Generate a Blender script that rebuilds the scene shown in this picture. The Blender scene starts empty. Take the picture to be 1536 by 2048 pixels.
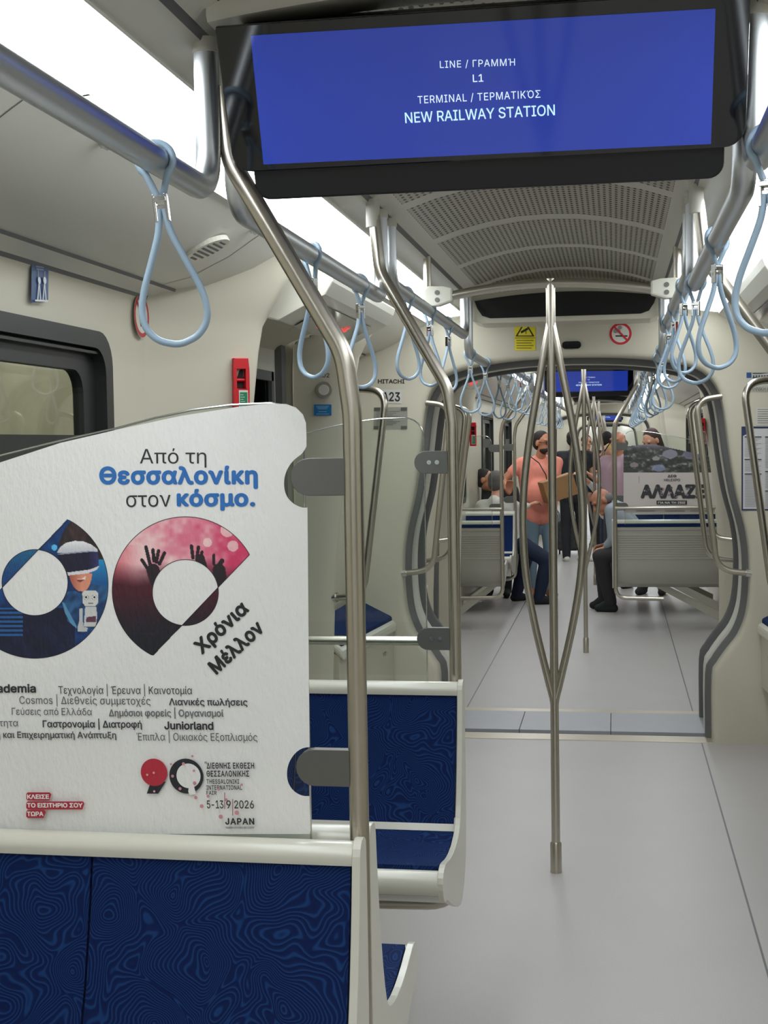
import bpy, bmesh, math, random
from mathutils import Vector, Matrix, geometry
random.seed(7)
PI = math.pi
S = bpy.context.scene
COL = S.collection

# ---------------------------------------------------------------- camera
FPX, CXP, CYP, CAMH = 2700.0, 768.0, 1024.0, 1.55
def _d(px, py): return Vector(((px - CXP) / FPX, -(py - CYP) / FPX, -1.0))
_Y = _d(1230, 880).normalized()
_p = _d(2230, 864)
_X = (_p - _Y * _p.dot(_Y)).normalized()
_Z = _X.cross(_Y)
ROT = Matrix((_X, _Y, _Z))
EYE = Vector((0, 0, CAMH))
cam_data = bpy.data.cameras.new('camera')
cam = bpy.data.objects.new('camera', cam_data)
COL.objects.link(cam)
cam_data.sensor_fit = 'VERTICAL'
cam_data.sensor_height = 36.0
cam_data.lens = FPX / 2048.0 * 36.0
cam_data.clip_start = 0.02
cam_data.clip_end = 200
cam.matrix_world = Matrix.Translation(EYE) @ ROT.to_4x4()
S.camera = cam
# ---------------------------------------------------------------- world, exposure
S.view_settings.view_transform = 'Standard'
S.view_settings.look = 'None'
S.view_settings.exposure = 0.0
S.view_settings.gamma = 1.0
S.view_settings.use_curve_mapping = False
w = bpy.data.worlds.new('world'); S.world = w; w.use_nodes = True
w.node_tree.nodes['Background'].inputs[0].default_value = (0.55, 0.6, 0.65, 1)
w.node_tree.nodes['Background'].inputs[1].default_value = 0.05
LIGHT_STRENGTH = 8.5
STATION_POWER = 240.0

# ---------------------------------------------------------------- layout numbers
XC = -0.22                  # middle of the train
CAR_C = 0.14                # middle of the first car along y
GANG = 7.37                 # middle of the first gangway
CARL = 2 * (GANG - CAR_C)

def at(px, py, X=None, Y=None, Z=None):
    d = ROT @ _d(px, py)
    t = X / d.x if X is not None else (Y / d.y if Y is not None else (Z - CAMH) / d.z)
    return EYE + d * t

# ---------------------------------------------------------------- materials
def lin(c):
    return tuple(((v / 255) / 12.92 if v / 255 <= 0.04045 else ((v / 255 + 0.055) / 1.055) ** 2.4) for v in c)
def mat(name, rgb, rough=0.5, metal=0.0, emit=None, es=0.0, bump=0.0, bscale=60, var=0.0, vscale=4, spec=0.5, coat=0.0, alpha=1.0):
    m = bpy.data.materials.new(name); m.use_nodes = True
    nt = m.node_tree; b = nt.nodes['Principled BSDF']
    c = lin(rgb) + (1,)
    b.inputs['Base Color'].default_value = c
    b.inputs['Roughness'].default_value = rough
    b.inputs['Metallic'].default_value = metal
    b.inputs['Specular IOR Level'].default_value = spec
    if coat: b.inputs['Coat Weight'].default_value = coat; b.inputs['Coat Roughness'].default_value = 0.08
    if emit:
        b.inputs['Emission Color'].default_value = lin(emit) + (1,); b.inputs['Emission Strength'].default_value = es
    tc = nt.nodes.new('ShaderNodeTexCoord')
    if var:
        n = nt.nodes.new('ShaderNodeTexNoise'); n.inputs['Scale'].default_value = vscale; n.inputs['Detail'].default_value = 5
        nt.links.new(tc.outputs['Object'], n.inputs['Vector'])
        mx = nt.nodes.new('ShaderNodeMix'); mx.data_type = 'RGBA'
        mx.inputs[6].default_value = tuple(v * (1 - var) for v in c[:3]) + (1,)
        mx.inputs[7].default_value = tuple(min(1, v * (1 + var)) for v in c[:3]) + (1,)
        nt.links.new(n.outputs['Fac'], mx.inputs[0]); nt.links.new(mx.outputs[2], b.inputs['Base Color'])
    if bump:
        n = nt.nodes.new('ShaderNodeTexNoise'); n.inputs['Scale'].default_value = bscale; n.inputs['Detail'].default_value = 3
        nt.links.new(tc.outputs['Object'], n.inputs['Vector'])
        bp = nt.nodes.new('ShaderNodeBump'); bp.inputs['Strength'].default_value = bump; bp.inputs['Distance'].default_value = 0.002
        nt.links.new(n.outputs['Fac'], bp.inputs['Height']); nt.links.new(bp.outputs[0], b.inputs['Normal'])
    return m

M = {}
M['cream'] = mat('cream_panel', (199, 194, 176), 0.32, var=0.02, vscale=2, bump=0.05, bscale=5)
M['ceil'] = mat('ceiling_paint', (204, 201, 190), 0.4, var=0.02)
M['panel'] = mat('grey_side_panel', (212, 210, 200), 0.42, var=0.02)
M['seatwhite'] = mat('seat_cream_metal', (214, 212, 198), 0.3, coat=0.2)
M['ribgrey'] = mat('seat_grey_metal', (176, 175, 166), 0.3, metal=0.5)
M['steel'] = mat('brushed_steel', (194, 188, 176), 0.3, metal=1.0, var=0.05, vscale=30)
M['rail'] = mat('satin_steel_rail', (206, 210, 213), 0.4, metal=1.0, var=0.04, vscale=30)
M['clamp'] = mat('grey_steel_plate', (112, 112, 108), 0.45, metal=0.7)
M['chrome'] = mat('bright_metal', (215, 215, 212), 0.18, metal=1.0)
M['rubber'] = mat('dark_rubber', (102, 103, 102), 0.55)
M['bellow'] = mat('grey_bellow', (142, 143, 142), 0.5, var=0.1, vscale=8)
M['black'] = mat('black_plastic', (20, 21, 24), 0.4)
M['frame'] = mat('window_frame_black', (38, 40, 40), 0.4)
M['screenblack'] = mat('screen_black_glass', (10, 11, 14), 0.06, coat=0.6)
M['lensblack'] = mat('display_lens', (20, 24, 26), 0.08, coat=0.3)
M['strap'] = mat('blue_grey_strap', (152, 174, 192), 0.4)
M['red'] = mat('red_plastic', (196, 24, 34), 0.35)
M['dark'] = mat('dark_recess', (40, 10, 12), 0.6)
M['light'] = mat('light_diffuser', (240, 244, 246), 0.4, emit=(244, 250, 255), es=LIGHT_STRENGTH)
M['ledred'] = mat('led_red', (60, 10, 10), 0.4, emit=(255, 60, 60), es=1.2)
M['darkgrey'] = mat('underseat_grey', (88, 88, 86), 0.5)
M['plate'] = mat('metal_sill', (196, 186, 168), 0.35, metal=0.4, var=0.08, vscale=12)
M['plate2'] = mat('grey_bridge_plate', (168, 170, 174), 0.45, var=0.06, vscale=14)
M['darkline'] = mat('dark_gap', (22, 30, 32), 0.6)
M['wallstation'] = mat('station_wall', (172, 169, 154), 0.7, var=0.45, vscale=1.6)
M['skin'] = mat('skin', (205, 150, 122), 0.5)
M['skin2'] = mat('skin_tanned', (188, 128, 98), 0.5)
M['brown'] = mat('cardboard', (156, 118, 78), 0.8, var=0.08)

def fabric():
    m = bpy.data.materials.new('blue_swirl_fabric'); m.use_nodes = True
    nt = m.node_tree; N = nt.nodes; L = nt.links; b = N['Principled BSDF']
    tc = N.new('ShaderNodeTexCoord')
    n = N.new('ShaderNodeTexNoise'); n.inputs['Scale'].default_value = 9.0; n.inputs['Detail'].default_value = 1.0
    L.new(tc.outputs['Object'], n.inputs['Vector'])
    mxv = N.new('ShaderNodeMix'); mxv.data_type = 'RGBA'; mxv.blend_type = 'LINEAR_LIGHT'; mxv.inputs[0].default_value = 0.075
    L.new(tc.outputs['Object'], mxv.inputs[6]); L.new(n.outputs['Color'], mxv.inputs[7])
    vo = N.new('ShaderNodeTexVoronoi'); vo.feature = 'SMOOTH_F1'; vo.inputs['Scale'].default_value = 8.0; vo.inputs['Smoothness'].default_value = 0.25
    L.new(mxv.outputs[2], vo.inputs['Vector'])
    mu = N.new('ShaderNodeMath'); mu.operation = 'MULTIPLY'; mu.inputs[1].default_value = 150
    si = N.new('ShaderNodeMath'); si.operation = 'SINE'
    L.new(vo.outputs['Distance'], mu.inputs[0]); L.new(mu.outputs[0], si.inputs[0])
    cr = N.new('ShaderNodeValToRGB')
    cr.color_ramp.elements[0].position = 0.0; cr.color_ramp.elements[0].color = lin((2, 26, 74)) + (1,)
    cr.color_ramp.elements[1].position = 1.0; cr.color_ramp.elements[1].color = lin((18, 56, 108)) + (1,)
    e = cr.color_ramp.elements.new(0.6); e.color = lin((2, 28, 79)) + (1,)
    ad = N.new('ShaderNodeMath'); ad.operation = 'MULTIPLY_ADD'; ad.inputs[1].default_value = 0.5; ad.inputs[2].default_value = 0.5
    L.new(si.outputs[0], ad.inputs[0]); L.new(ad.outputs[0], cr.inputs[0])
    L.new(cr.outputs[0], b.inputs['Base Color'])
    b.inputs['Roughness'].default_value = 0.75
    b.inputs['Specular IOR Level'].default_value = 0.2
    bp = N.new('ShaderNodeBump'); bp.inputs['Strength'].default_value = 0.25; bp.inputs['Distance'].default_value = 0.002
    L.new(ad.outputs[0], bp.inputs['Height']); L.new(bp.outputs[0], b.inputs['Normal'])
    return m
M['fabric'] = fabric()

def glass(name, tint, rough=0.02, mixf=0.08):
    m = bpy.data.materials.new(name); m.use_nodes = True
    nt = m.node_tree; N = nt.nodes; L = nt.links
    N.remove(N['Principled BSDF'])
    tr = N.new('ShaderNodeBsdfTransparent'); tr.inputs[0].default_value = tint + (1,)
    gl = N.new('ShaderNodeBsdfGlossy'); gl.inputs['Roughness'].default_value = rough
    fr = N.new('ShaderNodeFresnel'); fr.inputs['IOR'].default_value = 1.45
    mx = N.new('ShaderNodeMixShader')
    ge = N.new('ShaderNodeNewGeometry'); mb_ = N.new('ShaderNodeMath'); mb_.operation = 'SUBTRACT'; mb_.inputs[0].default_value = 1.0; L.new(ge.outputs['Backfacing'], mb_.inputs[1])
    mm_ = N.new('ShaderNodeMath'); mm_.operation = 'MULTIPLY'; L.new(fr.outputs[0], mm_.inputs[0]); L.new(mb_.outputs[0], mm_.inputs[1])
    L.new(mm_.outputs[0], mx.inputs[0]); L.new(tr.outputs[0], mx.inputs[1]); L.new(gl.outputs[0], mx.inputs[2])
    L.new(mx.outputs[0], N['Material Output'].inputs['Surface'])
    return m
M['glass'] = glass('partition_glass', (0.93, 0.955, 0.94))
M['winglass'] = glass('window_glass', (0.72, 0.74, 0.68), 0.02)
M['doorglass'] = glass('door_glass', (0.16, 0.18, 0.18))

def perforated():
    m = bpy.data.materials.new('perforated_ceiling'); m.use_nodes = True
    nt = m.node_tree; N = nt.nodes; L = nt.links; b = N['Principled BSDF']
    b.inputs['Roughness'].default_value = 0.38; b.inputs['Metallic'].default_value = 0.25
    tc = N.new('ShaderNodeTexCoord'); sp = N.new('ShaderNodeSeparateXYZ'); L.new(tc.outputs['Object'], sp.inputs[0])
    def mth(op, a, bb=None, c=None):
        n = N.new('ShaderNodeMath'); n.operation = op
        for i, v in enumerate((a, bb, c)):
            if v is None: continue
            if isinstance(v, (int, float)): n.inputs[i].default_value = v
            else: L.new(v, n.inputs[i])
        return n.outputs[0]
    x = mth('DIVIDE', sp.outputs[0], 0.0176); y = mth('DIVIDE', sp.outputs[1], 0.036)
    row = mth('FLOOR', y)
    st = mth('MULTIPLY', mth('FLOORED_MODULO', row, 2.0), 0.0)
    fx = mth('SUBTRACT', mth('FRACT', mth('ADD', x, st)), 0.5); fy = mth('SUBTRACT', mth('FRACT', y), 0.5)
    dx = mth('MULTIPLY', fx, 0.0176); dy = mth('MULTIPLY', fy, 0.0146)
    d = mth('SQRT', mth('ADD', mth('MULTIPLY', dx, dx), mth('MULTIPLY', dy, dy)))
    hole = mth('LESS_THAN', d, 0.0046)
    mx = N.new('ShaderNodeMix'); mx.data_type = 'RGBA'
    mx.inputs[6].default_value = lin((178, 174, 160)) + (1,); mx.inputs[7].default_value = lin((30, 30, 28)) + (1,)
    L.new(hole, mx.inputs[0]); L.new(mx.outputs[2], b.inputs['Base Color'])
    return m
M['perf'] = perforated()

def floor_mat():
    m = mat('vinyl_floor', (190, 186, 183), 0.42, var=0.05, vscale=3, bump=0.04, bscale=90)
    nt = m.node_tree; N = nt.nodes; L = nt.links; b = N['Principled BSDF']
    src = b.inputs['Base Color'].links[0].from_socket
    tc = N.new('ShaderNodeTexCoord'); sp = N.new('ShaderNodeSeparateXYZ'); L.new(tc.outputs['Object'], sp.inputs[0])
    def mth(op, a, bb=None):
        n = N.new('ShaderNodeMath'); n.operation = op
        for i, v in enumerate((a, bb)):
            if v is None: continue
            if isinstance(v, (int, float)): n.inputs[i].default_value = v
            else: L.new(v, n.inputs[i])
        return n.outputs[0]
    ab = mth('ABSOLUTE', mth('ADD', sp.outputs[0], -XC))
    se = mth('LESS_THAN', mth('ABSOLUTE', mth('SUBTRACT', ab, 0.645)), 0.0035)
    # fine flecks
    fl = N.new('ShaderNodeTexNoise'); fl.inputs['Scale'].default_value = 260; L.new(tc.outputs['Object'], fl.inputs['Vector'])
    mx0 = N.new('ShaderNodeMix'); mx0.data_type = 'RGBA'; mx0.blend_type = 'MULTIPLY'; mx0.inputs[0].default_value = 0.25
    L.new(src, mx0.inputs[6]); L.new(fl.outputs['Fac'], mx0.inputs[7])
    mx = N.new('ShaderNodeMix'); mx.data_type = 'RGBA'; mx.inputs[7].default_value = lin((104, 104, 104)) + (1,)
    L.new(se, mx.inputs[0]); L.new(mx0.outputs[2], mx.inputs[6]); L.new(mx.outputs[2], b.inputs['Base Color'])
    return m
M['floor'] = floor_mat()

def print_mat(name, rough=0.4, emit=0.0, bump=0.0, coat=0.0):
    m = bpy.data.materials.new(name); m.use_nodes = True
    nt = m.node_tree; N = nt.nodes; L = nt.links; b = N['Principled BSDF']
    a = N.new('ShaderNodeAttribute'); a.attribute_name = 'Col'
    L.new(a.outputs['Color'], b.inputs['Base Color']); b.inputs['Roughness'].default_value = rough
    if coat: b.inputs['Coat Weight'].default_value = coat; b.inputs['Coat Roughness'].default_value = 0.04
    if emit:
        L.new(a.outputs['Color'], b.inputs['Emission Color']); b.inputs['Emission Strength'].default_value = emit
    if bump:
        tc = N.new('ShaderNodeTexCoord'); n = N.new('ShaderNodeTexNoise'); n.inputs['Scale'].default_value = 90; n.inputs['Detail'].default_value = 3
        mp = N.new('ShaderNodeMapping'); mp.inputs['Scale'].default_value = (1.6, 1, 0.7)
        L.new(tc.outputs['Object'], mp.inputs[0]); L.new(mp.outputs[0], n.inputs['Vector'])
        bp = N.new('ShaderNodeBump'); bp.inputs['Strength'].default_value = bump; bp.inputs['Distance'].default_value = 0.003
        L.new(n.outputs['Fac'], bp.inputs['Height']); L.new(bp.outputs[0], b.inputs['Normal'])
    return m
M['paper'] = print_mat('printed_paper', 0.6, bump=0.55)
M['sticker'] = print_mat('printed_sticker', 0.35)
M['screen'] = print_mat('lit_screen', 0.08, emit=0.6, coat=0.5)

# ---------------------------------------------------------------- mesh helpers
class MB:
    def __init__(s): s.v = []; s.f = []; s.m = []; s.sm = []
    def add(s, vs, fs, m=0, smooth=False):
        o = len(s.v); s.v += [tuple(v) for v in vs]
        for f in fs:
            s.f.append(tuple(i + o for i in f)); s.m.append(m); s.sm.append(smooth)
        return s
    def box(s, a, b, m=0):
        x0, y0, z0 = a; x1, y1, z1 = b
        vs = [(x0,y0,z0),(x1,y0,z0),(x1,y1,z0),(x0,y1,z0),(x0,y0,z1),(x1,y0,z1),(x1,y1,z1),(x0,y1,z1)]
        return s.add(vs, [(0,3,2,1),(4,5,6,7),(0,1,5,4),(1,2,6,5),(2,3,7,6),(3,0,4,7)], m)
    def prism(s, poly, axis, a, b, m=0, smooth=False):
        # poly in the two other axes (in order x,y,z without axis)
        n = len(poly)
        def P(p, t):
            return (t, p[0], p[1]) if axis == 'x' else ((p[0], t, p[1]) if axis == 'y' else (p[0], p[1], t))
        vs = [P(p, a) for p in poly] + [P(p, b) for p in poly]
        s.add(vs, [(i, (i+1) % n, n + (i+1) % n, n + i) for i in range(n)], m, smooth)
        tri = geometry.tessellate_polygon([[Vector((p[0], p[1], 0)) for p in poly]])
        s.add([P(p, a) for p in poly], [tuple(t) for t in tri], m)
        s.add([P(p, b) for p in poly], [tuple(reversed(t)) for t in tri], m)
        return s
    def tube(s, path, r, seg=14, m=0, caps=True, flat=1.0, closed=False):
        pts = [Vector(p) for p in path]; n = len(pts)
        rr = r if isinstance(r, (list, tuple)) else [r] * n
        rings = []; up = None
        for i in range(n):
            if closed: t = (pts[(i+1) % n] - pts[i-1]).normalized()
            else: t = ((pts[min(i+1, n-1)] - pts[i]).normalized() + (pts[i] - pts[max(i-1, 0)]).normalized()).normalized()
            if up is None:
                up = Vector((0, 1, 0)) if abs(t.y) < 0.9 else Vector((1, 0, 0))
            sd = t.cross(up).normalized(); up = sd.cross(t).normalized()
            rings.append([pts[i] + (sd * math.cos(2*PI*k/seg) * flat + up * math.sin(2*PI*k/seg)) * rr[i] for k in range(seg)])
        vs = [v for g in rings for v in g]
        fs = []
        for i in range(n if closed else n-1):
            j = (i+1) % n
            for k in range(seg):
                fs.append((i*seg+k, i*seg+(k+1) % seg, j*seg+(k+1) % seg, j*seg+k))
        s.add(vs, fs, m, True)
        if caps and not closed:
            s.add(rings[0], [tuple(range(seg))[::-1]], m); s.add(rings[-1], [tuple(range(seg))], m)
        return s
    def disc(s, c, r, axis='y', th=0.004, m=0, seg=24, r2=None):
        poly = [(math.cos(2*PI*k/seg) * r, math.sin(2*PI*k/seg) * (r2 or r)) for k in range(seg)]
        if axis == 'y': return s.prism([(c[0]+p[0], c[2]+p[1]) for p in poly], 'y', c[1], c[1]+th, m)
        if axis == 'x': return s.prism([(c[1]+p[0], c[2]+p[1]) for p in poly], 'x', c[0], c[0]+th, m)
        return s.prism([(c[0]+p[0], c[1]+p[1]) for p in poly], 'z', c[2], c[2]+th, m)
    def sheet(s, rows, m=0, smooth=True):
        nr, nc = len(rows), len(rows[0])
        return s.add([v for r in rows for v in r], [(i*nc+j, i*nc+j+1, (i+1)*nc+j+1, (i+1)*nc+j) for i in range(nr-1) for j in range(nc-1)], m, smooth)
    def ball(s, c, r, seg=16, rings=10, m=0, rot=None):
        r = (r, r, r) if isinstance(r, (int, float)) else r
        rows = []
        for i in range(rings+1):
            a = PI * i / rings
            row = []
            for k in range(seg+1):
                v = Vector((math.sin(a)*math.cos(2*PI*k/seg)*r[0], math.sin(a)*math.sin(2*PI*k/seg)*r[1], math.cos(a)*r[2]))
                if rot: v = rot @ v
                row.append(Vector(c) + v)
            rows.append(row)
        return s.sheet(rows, m)
    def cone(s, p, q, r0, r1, seg=14, m=0):
        # tapered capsule between two points
        p, q = Vector(p), Vector(q); t = (q - p); ln = t.length
        t = t.normalized() if ln > 1e-6 else Vector((0, 0, 1))
        path, rr = [], []
        for k in range(5):
            a = PI/2 * (1 - k/4); path.append(p - t * r0 * math.sin(a) ); rr.append(max(r0 * math.cos(a), 1e-4))
        for k in range(5):
            a = PI/2 * k/4; path.append(q + t * r1 * math.sin(a)); rr.append(max(r1 * math.cos(a), 1e-4))
        if ln < 1e-4: path = path[:4] + path[5:]; rr = rr[:4] + rr[5:]
        return s.tube(path, rr, seg, m)
    def build(s, name, mats, parent=None, loc=None, bevel=0.0, weld=False):
        me = bpy.data.meshes.new(name)
        me.from_pydata(s.v, [], s.f); 
        if not isinstance(mats, (list, tuple)): mats = [mats]
        for mm in mats: me.materials.append(mm)
        me.polygons.foreach_set('material_index', s.m)
        me.polygons.foreach_set('use_smooth', s.sm)
        if weld or bevel:
            bm = bmesh.new(); bm.from_mesh(me)
            bmesh.ops.remove_doubles(bm, verts=bm.verts, dist=1e-5)
            bmesh.ops.recalc_face_normals(bm, faces=bm.faces)
            bm.to_mesh(me); bm.free()
        me.update()
        o = bpy.data.objects.new(name, me); COL.objects.link(o)
        if parent: o.parent = parent
        if loc: o.location = loc
        if bevel:
            b = o.modifiers.new('bevel', 'BEVEL'); b.width = bevel; b.segments = 2; b.limit_method = 'ANGLE'; b.angle_limit = 0.6
        return o

def tag(o, label=None, cat=None, group=None, kind=None):
    if label: o['label'] = label
    if cat: o['category'] = cat
    if group: o['group'] = group
    if kind: o['kind'] = kind
    return o
def empty(name, loc, rz=0.0):
    o = bpy.data.objects.new(name, None); COL.objects.link(o); o.empty_display_size = 0.1
    o.location = loc; o.rotation_euler = (0, 0, rz); return o
def kids(o): return [c for c in bpy.data.objects if c.parent == o]
KIDS = {}
def tree_copy(o, parent=None):
    c = o.copy(); COL.objects.link(c)
    if parent: c.parent = parent
    for ch in kids_of(o): tree_copy(ch, c)
    return c
def kids_of(o):
    return list(o.children)
def dup(o, loc=None, rz=None, label=None, group=None):
    c = tree_copy(o)
    if loc is not None: c.location = loc
    if rz is not None: c.rotation_euler = (0, 0, rz)
    if label: c['label'] = label
    if group: c['group'] = group
    return c
def struct(o, label=None, cat=None):
    o['kind'] = 'structure'
    if label: o['label'] = label
    if cat: o['category'] = cat
    return o
def fillet(pts, r, n=7):
    pts = [Vector(p) for p in pts]; out = [pts[0]]
    for i in range(1, len(pts)-1):
        rad = r[i-1] if isinstance(r, (list, tuple)) else r
        a, b, c = pts[i-1], pts[i], pts[i+1]
        u = (a-b).normalized(); v = (c-b).normalized()
        ang = u.angle(v); d = min(rad / math.tan(ang/2), (a-b).length*0.49, (c-b).length*0.49)
        p0, p1 = b + u*d, b + v*d
        for k in range(n+1):
            t = k/n
            out.append(p0*(1-t)**2 + b*2*t*(1-t) + p1*t*t)
    out.append(pts[-1]); return out
def flip(p):            # second car: the first turned half a circle about the gangway's middle
    return Vector((2*XC - p[0], 2*GANG - p[1], p[2]))
def lerp_prof(prof, z):
    for (z0, u0), (z1, u1) in zip(prof, prof[1:]):
        if z <= z0 and z >= z1: return u0 + (u1-u0) * (z0-z)/(z0-z1)
    return prof[0][1] if z > prof[0][0] else prof[-1][1]

TEXTS = {}
try:
    import os
    SANS = bpy.data.fonts.load(os.path.join(bpy.utils.system_resource('DATAFILES'), 'fonts', 'Inter.woff2'))
except Exception:
    SANS = None
def outlines(body, space):
    cu = bpy.data.curves.new('lettering', 'FONT'); cu.body = body; cu.size = 1; cu.space_character = space
    if SANS: cu.font = SANS
    cu.resolution_u = 3; cu.fill_mode = 'NONE'
    ob = bpy.data.objects.new('lettering', cu); COL.objects.link(ob)
    dg = bpy.context.evaluated_depsgraph_get(); dg.update()
    me = bpy.data.meshes.new_from_object(ob.evaluated_get(dg))
    nxt = {}
    for e in me.edges:
        a, b = e.vertices; nxt.setdefault(a, []).append(b); nxt.setdefault(b, []).append(a)
    co = [v.co.copy() for v in me.vertices]; seen = set(); loops = []
    for i in range(len(co)):
        if i in seen or i not in nxt: continue
        lp_ = [i]; seen.add(i); cur = i
        while True:
            n_ = [j for j in nxt[cur] if j not in seen]
            if not n_: break
            cur = min(n_) if len(lp_) == 1 else n_[0]; seen.add(cur); lp_.append(cur)
        if len(lp_) > 2: loops.append([co[j] for j in lp_])
    bpy.data.objects.remove(ob); bpy.data.curves.remove(cu); bpy.data.meshes.remove(me)
    return loops
def glyphs(body, space):
    loops = outlines(body, space)
    if not loops: return [], []
    pts, eds = [], []
    for l in loops:
        o = len(pts); pts += [Vector((p.x, p.y)) for p in l]; eds += [(o+i, o+(i+1) % len(l)) for i in range(len(l))]
    res = geometry.delaunay_2d_cdt(pts, eds, [], 0, 1e-6)
    V_, F_ = res[0], res[2]
    vs = [Vector((v.x, v.y, 0)) for v in V_]; fs = []
    boxes = [(min(p.x for p in l), max(p.x for p in l)) for l in loops]
    for t in F_:
        q = [V_[i] for i in t]; c = sum(q, Vector((0, 0)))/len(q); wn_ = 0
        for l, (bx0, bx1) in zip(loops, boxes):
            if c.x < bx0 or c.x > bx1: continue
            for i in range(len(l)):
                a, b = l[i-1], l[i]
                if a.y <= c.y < b.y and (b.x-a.x)*(c.y-a.y) - (c.x-a.x)*(b.y-a.y) > 0: wn_ += 1
                elif b.y <= c.y < a.y and (b.x-a.x)*(c.y-a.y) - (c.x-a.x)*(b.y-a.y) < 0: wn_ -= 1
        if wn_:
            if (q[1]-q[0]).cross(q[2]-q[0]) < 0: t = tuple(reversed(t))
            fs.append(tuple(t))
    return vs, fs
CAPH = []
def glyph_cap():
    if not CAPH: CAPH.append(max(v.y for v in glyphs('H', 1.0)[0]))
    return CAPH[0]
# flat print on a plane: polygons and lettering with their own colours
class Print:
    def __init__(s, O, U, V, lift=0.0004):
        s.O, s.U, s.V = Vector(O), Vector(U).normalized(), Vector(V).normalized()
        s.N = s.U.cross(s.V).normalized(); s.v = []; s.f = []; s.c = []; s.lift = lift; s.layer = 0
    def px(s, x, y):
        d = ROT @ _d(x, y); t = (s.O - EYE).dot(s.N) / d.dot(s.N)
        q = EYE + d*t - s.O
        return (q.dot(s.U), q.dot(s.V))
    def P(s, uv, extra=0.0): return s.O + s.U*uv[0] + s.V*uv[1] + s.N*(s.layer*s.lift + extra)
    def poly(s, uvs, col, up=1):
        s.layer += up
        tri = geometry.tessellate_polygon([[Vector((u[0], u[1], 0)) for u in uvs]])
        o = len(s.v); s.v += [s.P(u) for u in uvs]
        c = lin(col)
        for t in tri:
            a, b, d = [Vector(uvs[i]) for i in t]
            if (b-a).cross(d-a) < 0: t = (t[0], t[2], t[1])
            s.f.append(tuple(i+o for i in t)); s.c.append([c]*3)
    def ppoly(s, pxs, col, up=1): s.poly([s.px(*p) for p in pxs], col, up)
    def rect(s, x0, y0, x1, y1, col, up=1): s.ppoly([(x0,y0),(x1,y0),(x1,y1),(x0,y1)], col, up)
    def grid(s, fn_in, fn_col, x0, y0, x1, y1, n, up=1):   # continuous-tone picture area
        s.layer += up
        m = max(2, int(n * abs(y1-y0)/abs(x1-x0)))
        pts = {}
        for i in range(n):
            for j in range(m):
                xs = x0 + (x1-x0)*(i+.5)/n; ys = y0 + (y1-y0)*(j+.5)/m
                if not fn_in(xs, ys): continue
                q = []
                cs = []
                for (a, b) in ((i,j),(i,j+1),(i+1,j+1),(i+1,j)):
                    xx = x0+(x1-x0)*a/n; yy = y0+(y1-y0)*b/m
                    if (a,b) not in pts:
                        pts[(a,b)] = len(s.v); s.v.append(s.P(s.px(xx, yy)))
                    q.append(pts[(a,b)]); cs.append(lin(fn_col(xx, yy)))
                s.f.append(tuple(q)); s.c.append(cs)
    def text(s, body, p0, p1, col, bold=0.0, cap=None, space=1.0, px=True, up=1):
        # baseline from p0 to p1, capital height cap (pixels or metres)
        a, b = (Vector(s.px(*p0)), Vector(s.px(*p1))) if px else (Vector(p0), Vector(p1))
        key = (body, space)
        if key not in TEXTS:
            TEXTS[key] = glyphs(body, space)
        vs, fs = TEXTS[key]
        if not vs: return
        x0 = min(v.x for v in vs) - max(bold, 0); x1 = max(v.x for v in vs) + max(bold, 0)
        d = (b-a); W = d.length; d = d/W; nrm = Vector((-d.y, d.x))
        sx = W/(x1-x0)
        if cap:
            hh = (Vector(s.px(p0[0], p0[1]-cap)) - a).length if px else cap
            sy = hh/(glyph_cap() + 2*max(bold, 0))
        else: sy = sx
        shifts = [(0, 0)] if bold <= 0 else [(bold*math.cos(PI*k/4), bold*math.sin(PI*k/4)) for k in range(8)] + [(0, 0)]
        c = lin(col)
        s.layer += up
        for (dx, dy) in shifts:
            o = len(s.v)
            for v in vs:
                q = a + d*((v.x-x0+dx)*sx) + nrm*((v.y+dy+max(bold, 0))*sy); s.v.append(s.P(q))
            for f in fs: s.f.append(tuple(i+o for i in f)); s.c.append([c]*len(f))
            s.layer += .1
    def line(s, p0, p1, wd, col, px=True, up=1):
        a, b = (Vector(s.px(*p0)), Vector(s.px(*p1))) if px else (Vector(p0), Vector(p1))
        d = (b-a).normalized(); n = Vector((-d.y, d.x))*wd/2
        s.poly([a-n, b-n, b+n, a+n], col, up)
    def circle(s, c, r, col, n=36, px=True, ring=None, up=1):
        cc = Vector(s.px(*c)) if px else Vector(c)
        rr = (Vector(s.px(c[0]+r, c[1]))-cc).length if px else r
        if ring:
            r2 = rr*ring; s.layer += up; o = len(s.v)
            for k in range(n):
                dd = Vector((math.cos(2*PI*k/n), math.sin(2*PI*k/n)))
                s.v += [s.P(cc+dd*rr), s.P(cc+dd*r2)]
            for k in range(n):
                j = (k+1) % n
                s.f.append((o+2*k, o+2*j, o+2*j+1, o+2*k+1)); s.c.append([lin(col)]*4)
        else: s.poly([cc+Vector((math.cos(2*PI*k/n), math.sin(2*PI*k/n)))*rr for k in range(n)], col, up)
    def build(s, name, material, parent=None, thick=0.0):
        me = bpy.data.meshes.new(name); inv = parent.matrix_world.inverted() if parent else Matrix()
        if parent:
            inv = (Matrix.Translation(parent.location) @ Matrix.Rotation(parent.rotation_euler.z, 4, 'Z')).inverted()
        me.from_pydata([inv @ v for v in s.v], [], s.f)
        at_ = me.color_attributes.new('Col', 'FLOAT_COLOR', 'CORNER')
        k = 0
        for cs in s.c:
            for c in cs:
                at_.data[k].color = tuple(c) + (1,); k += 1
        me.materials.append(material); me.update()
        o = bpy.data.objects.new(name, me); COL.objects.link(o)
        if parent: o.parent = parent
        return o
XU, ZV = Vector((1,0,0)), Vector((0,0,1))
def yprint(Y, lift=0.0004): return Print((0, Y, 0), XU, ZV, lift)

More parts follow.
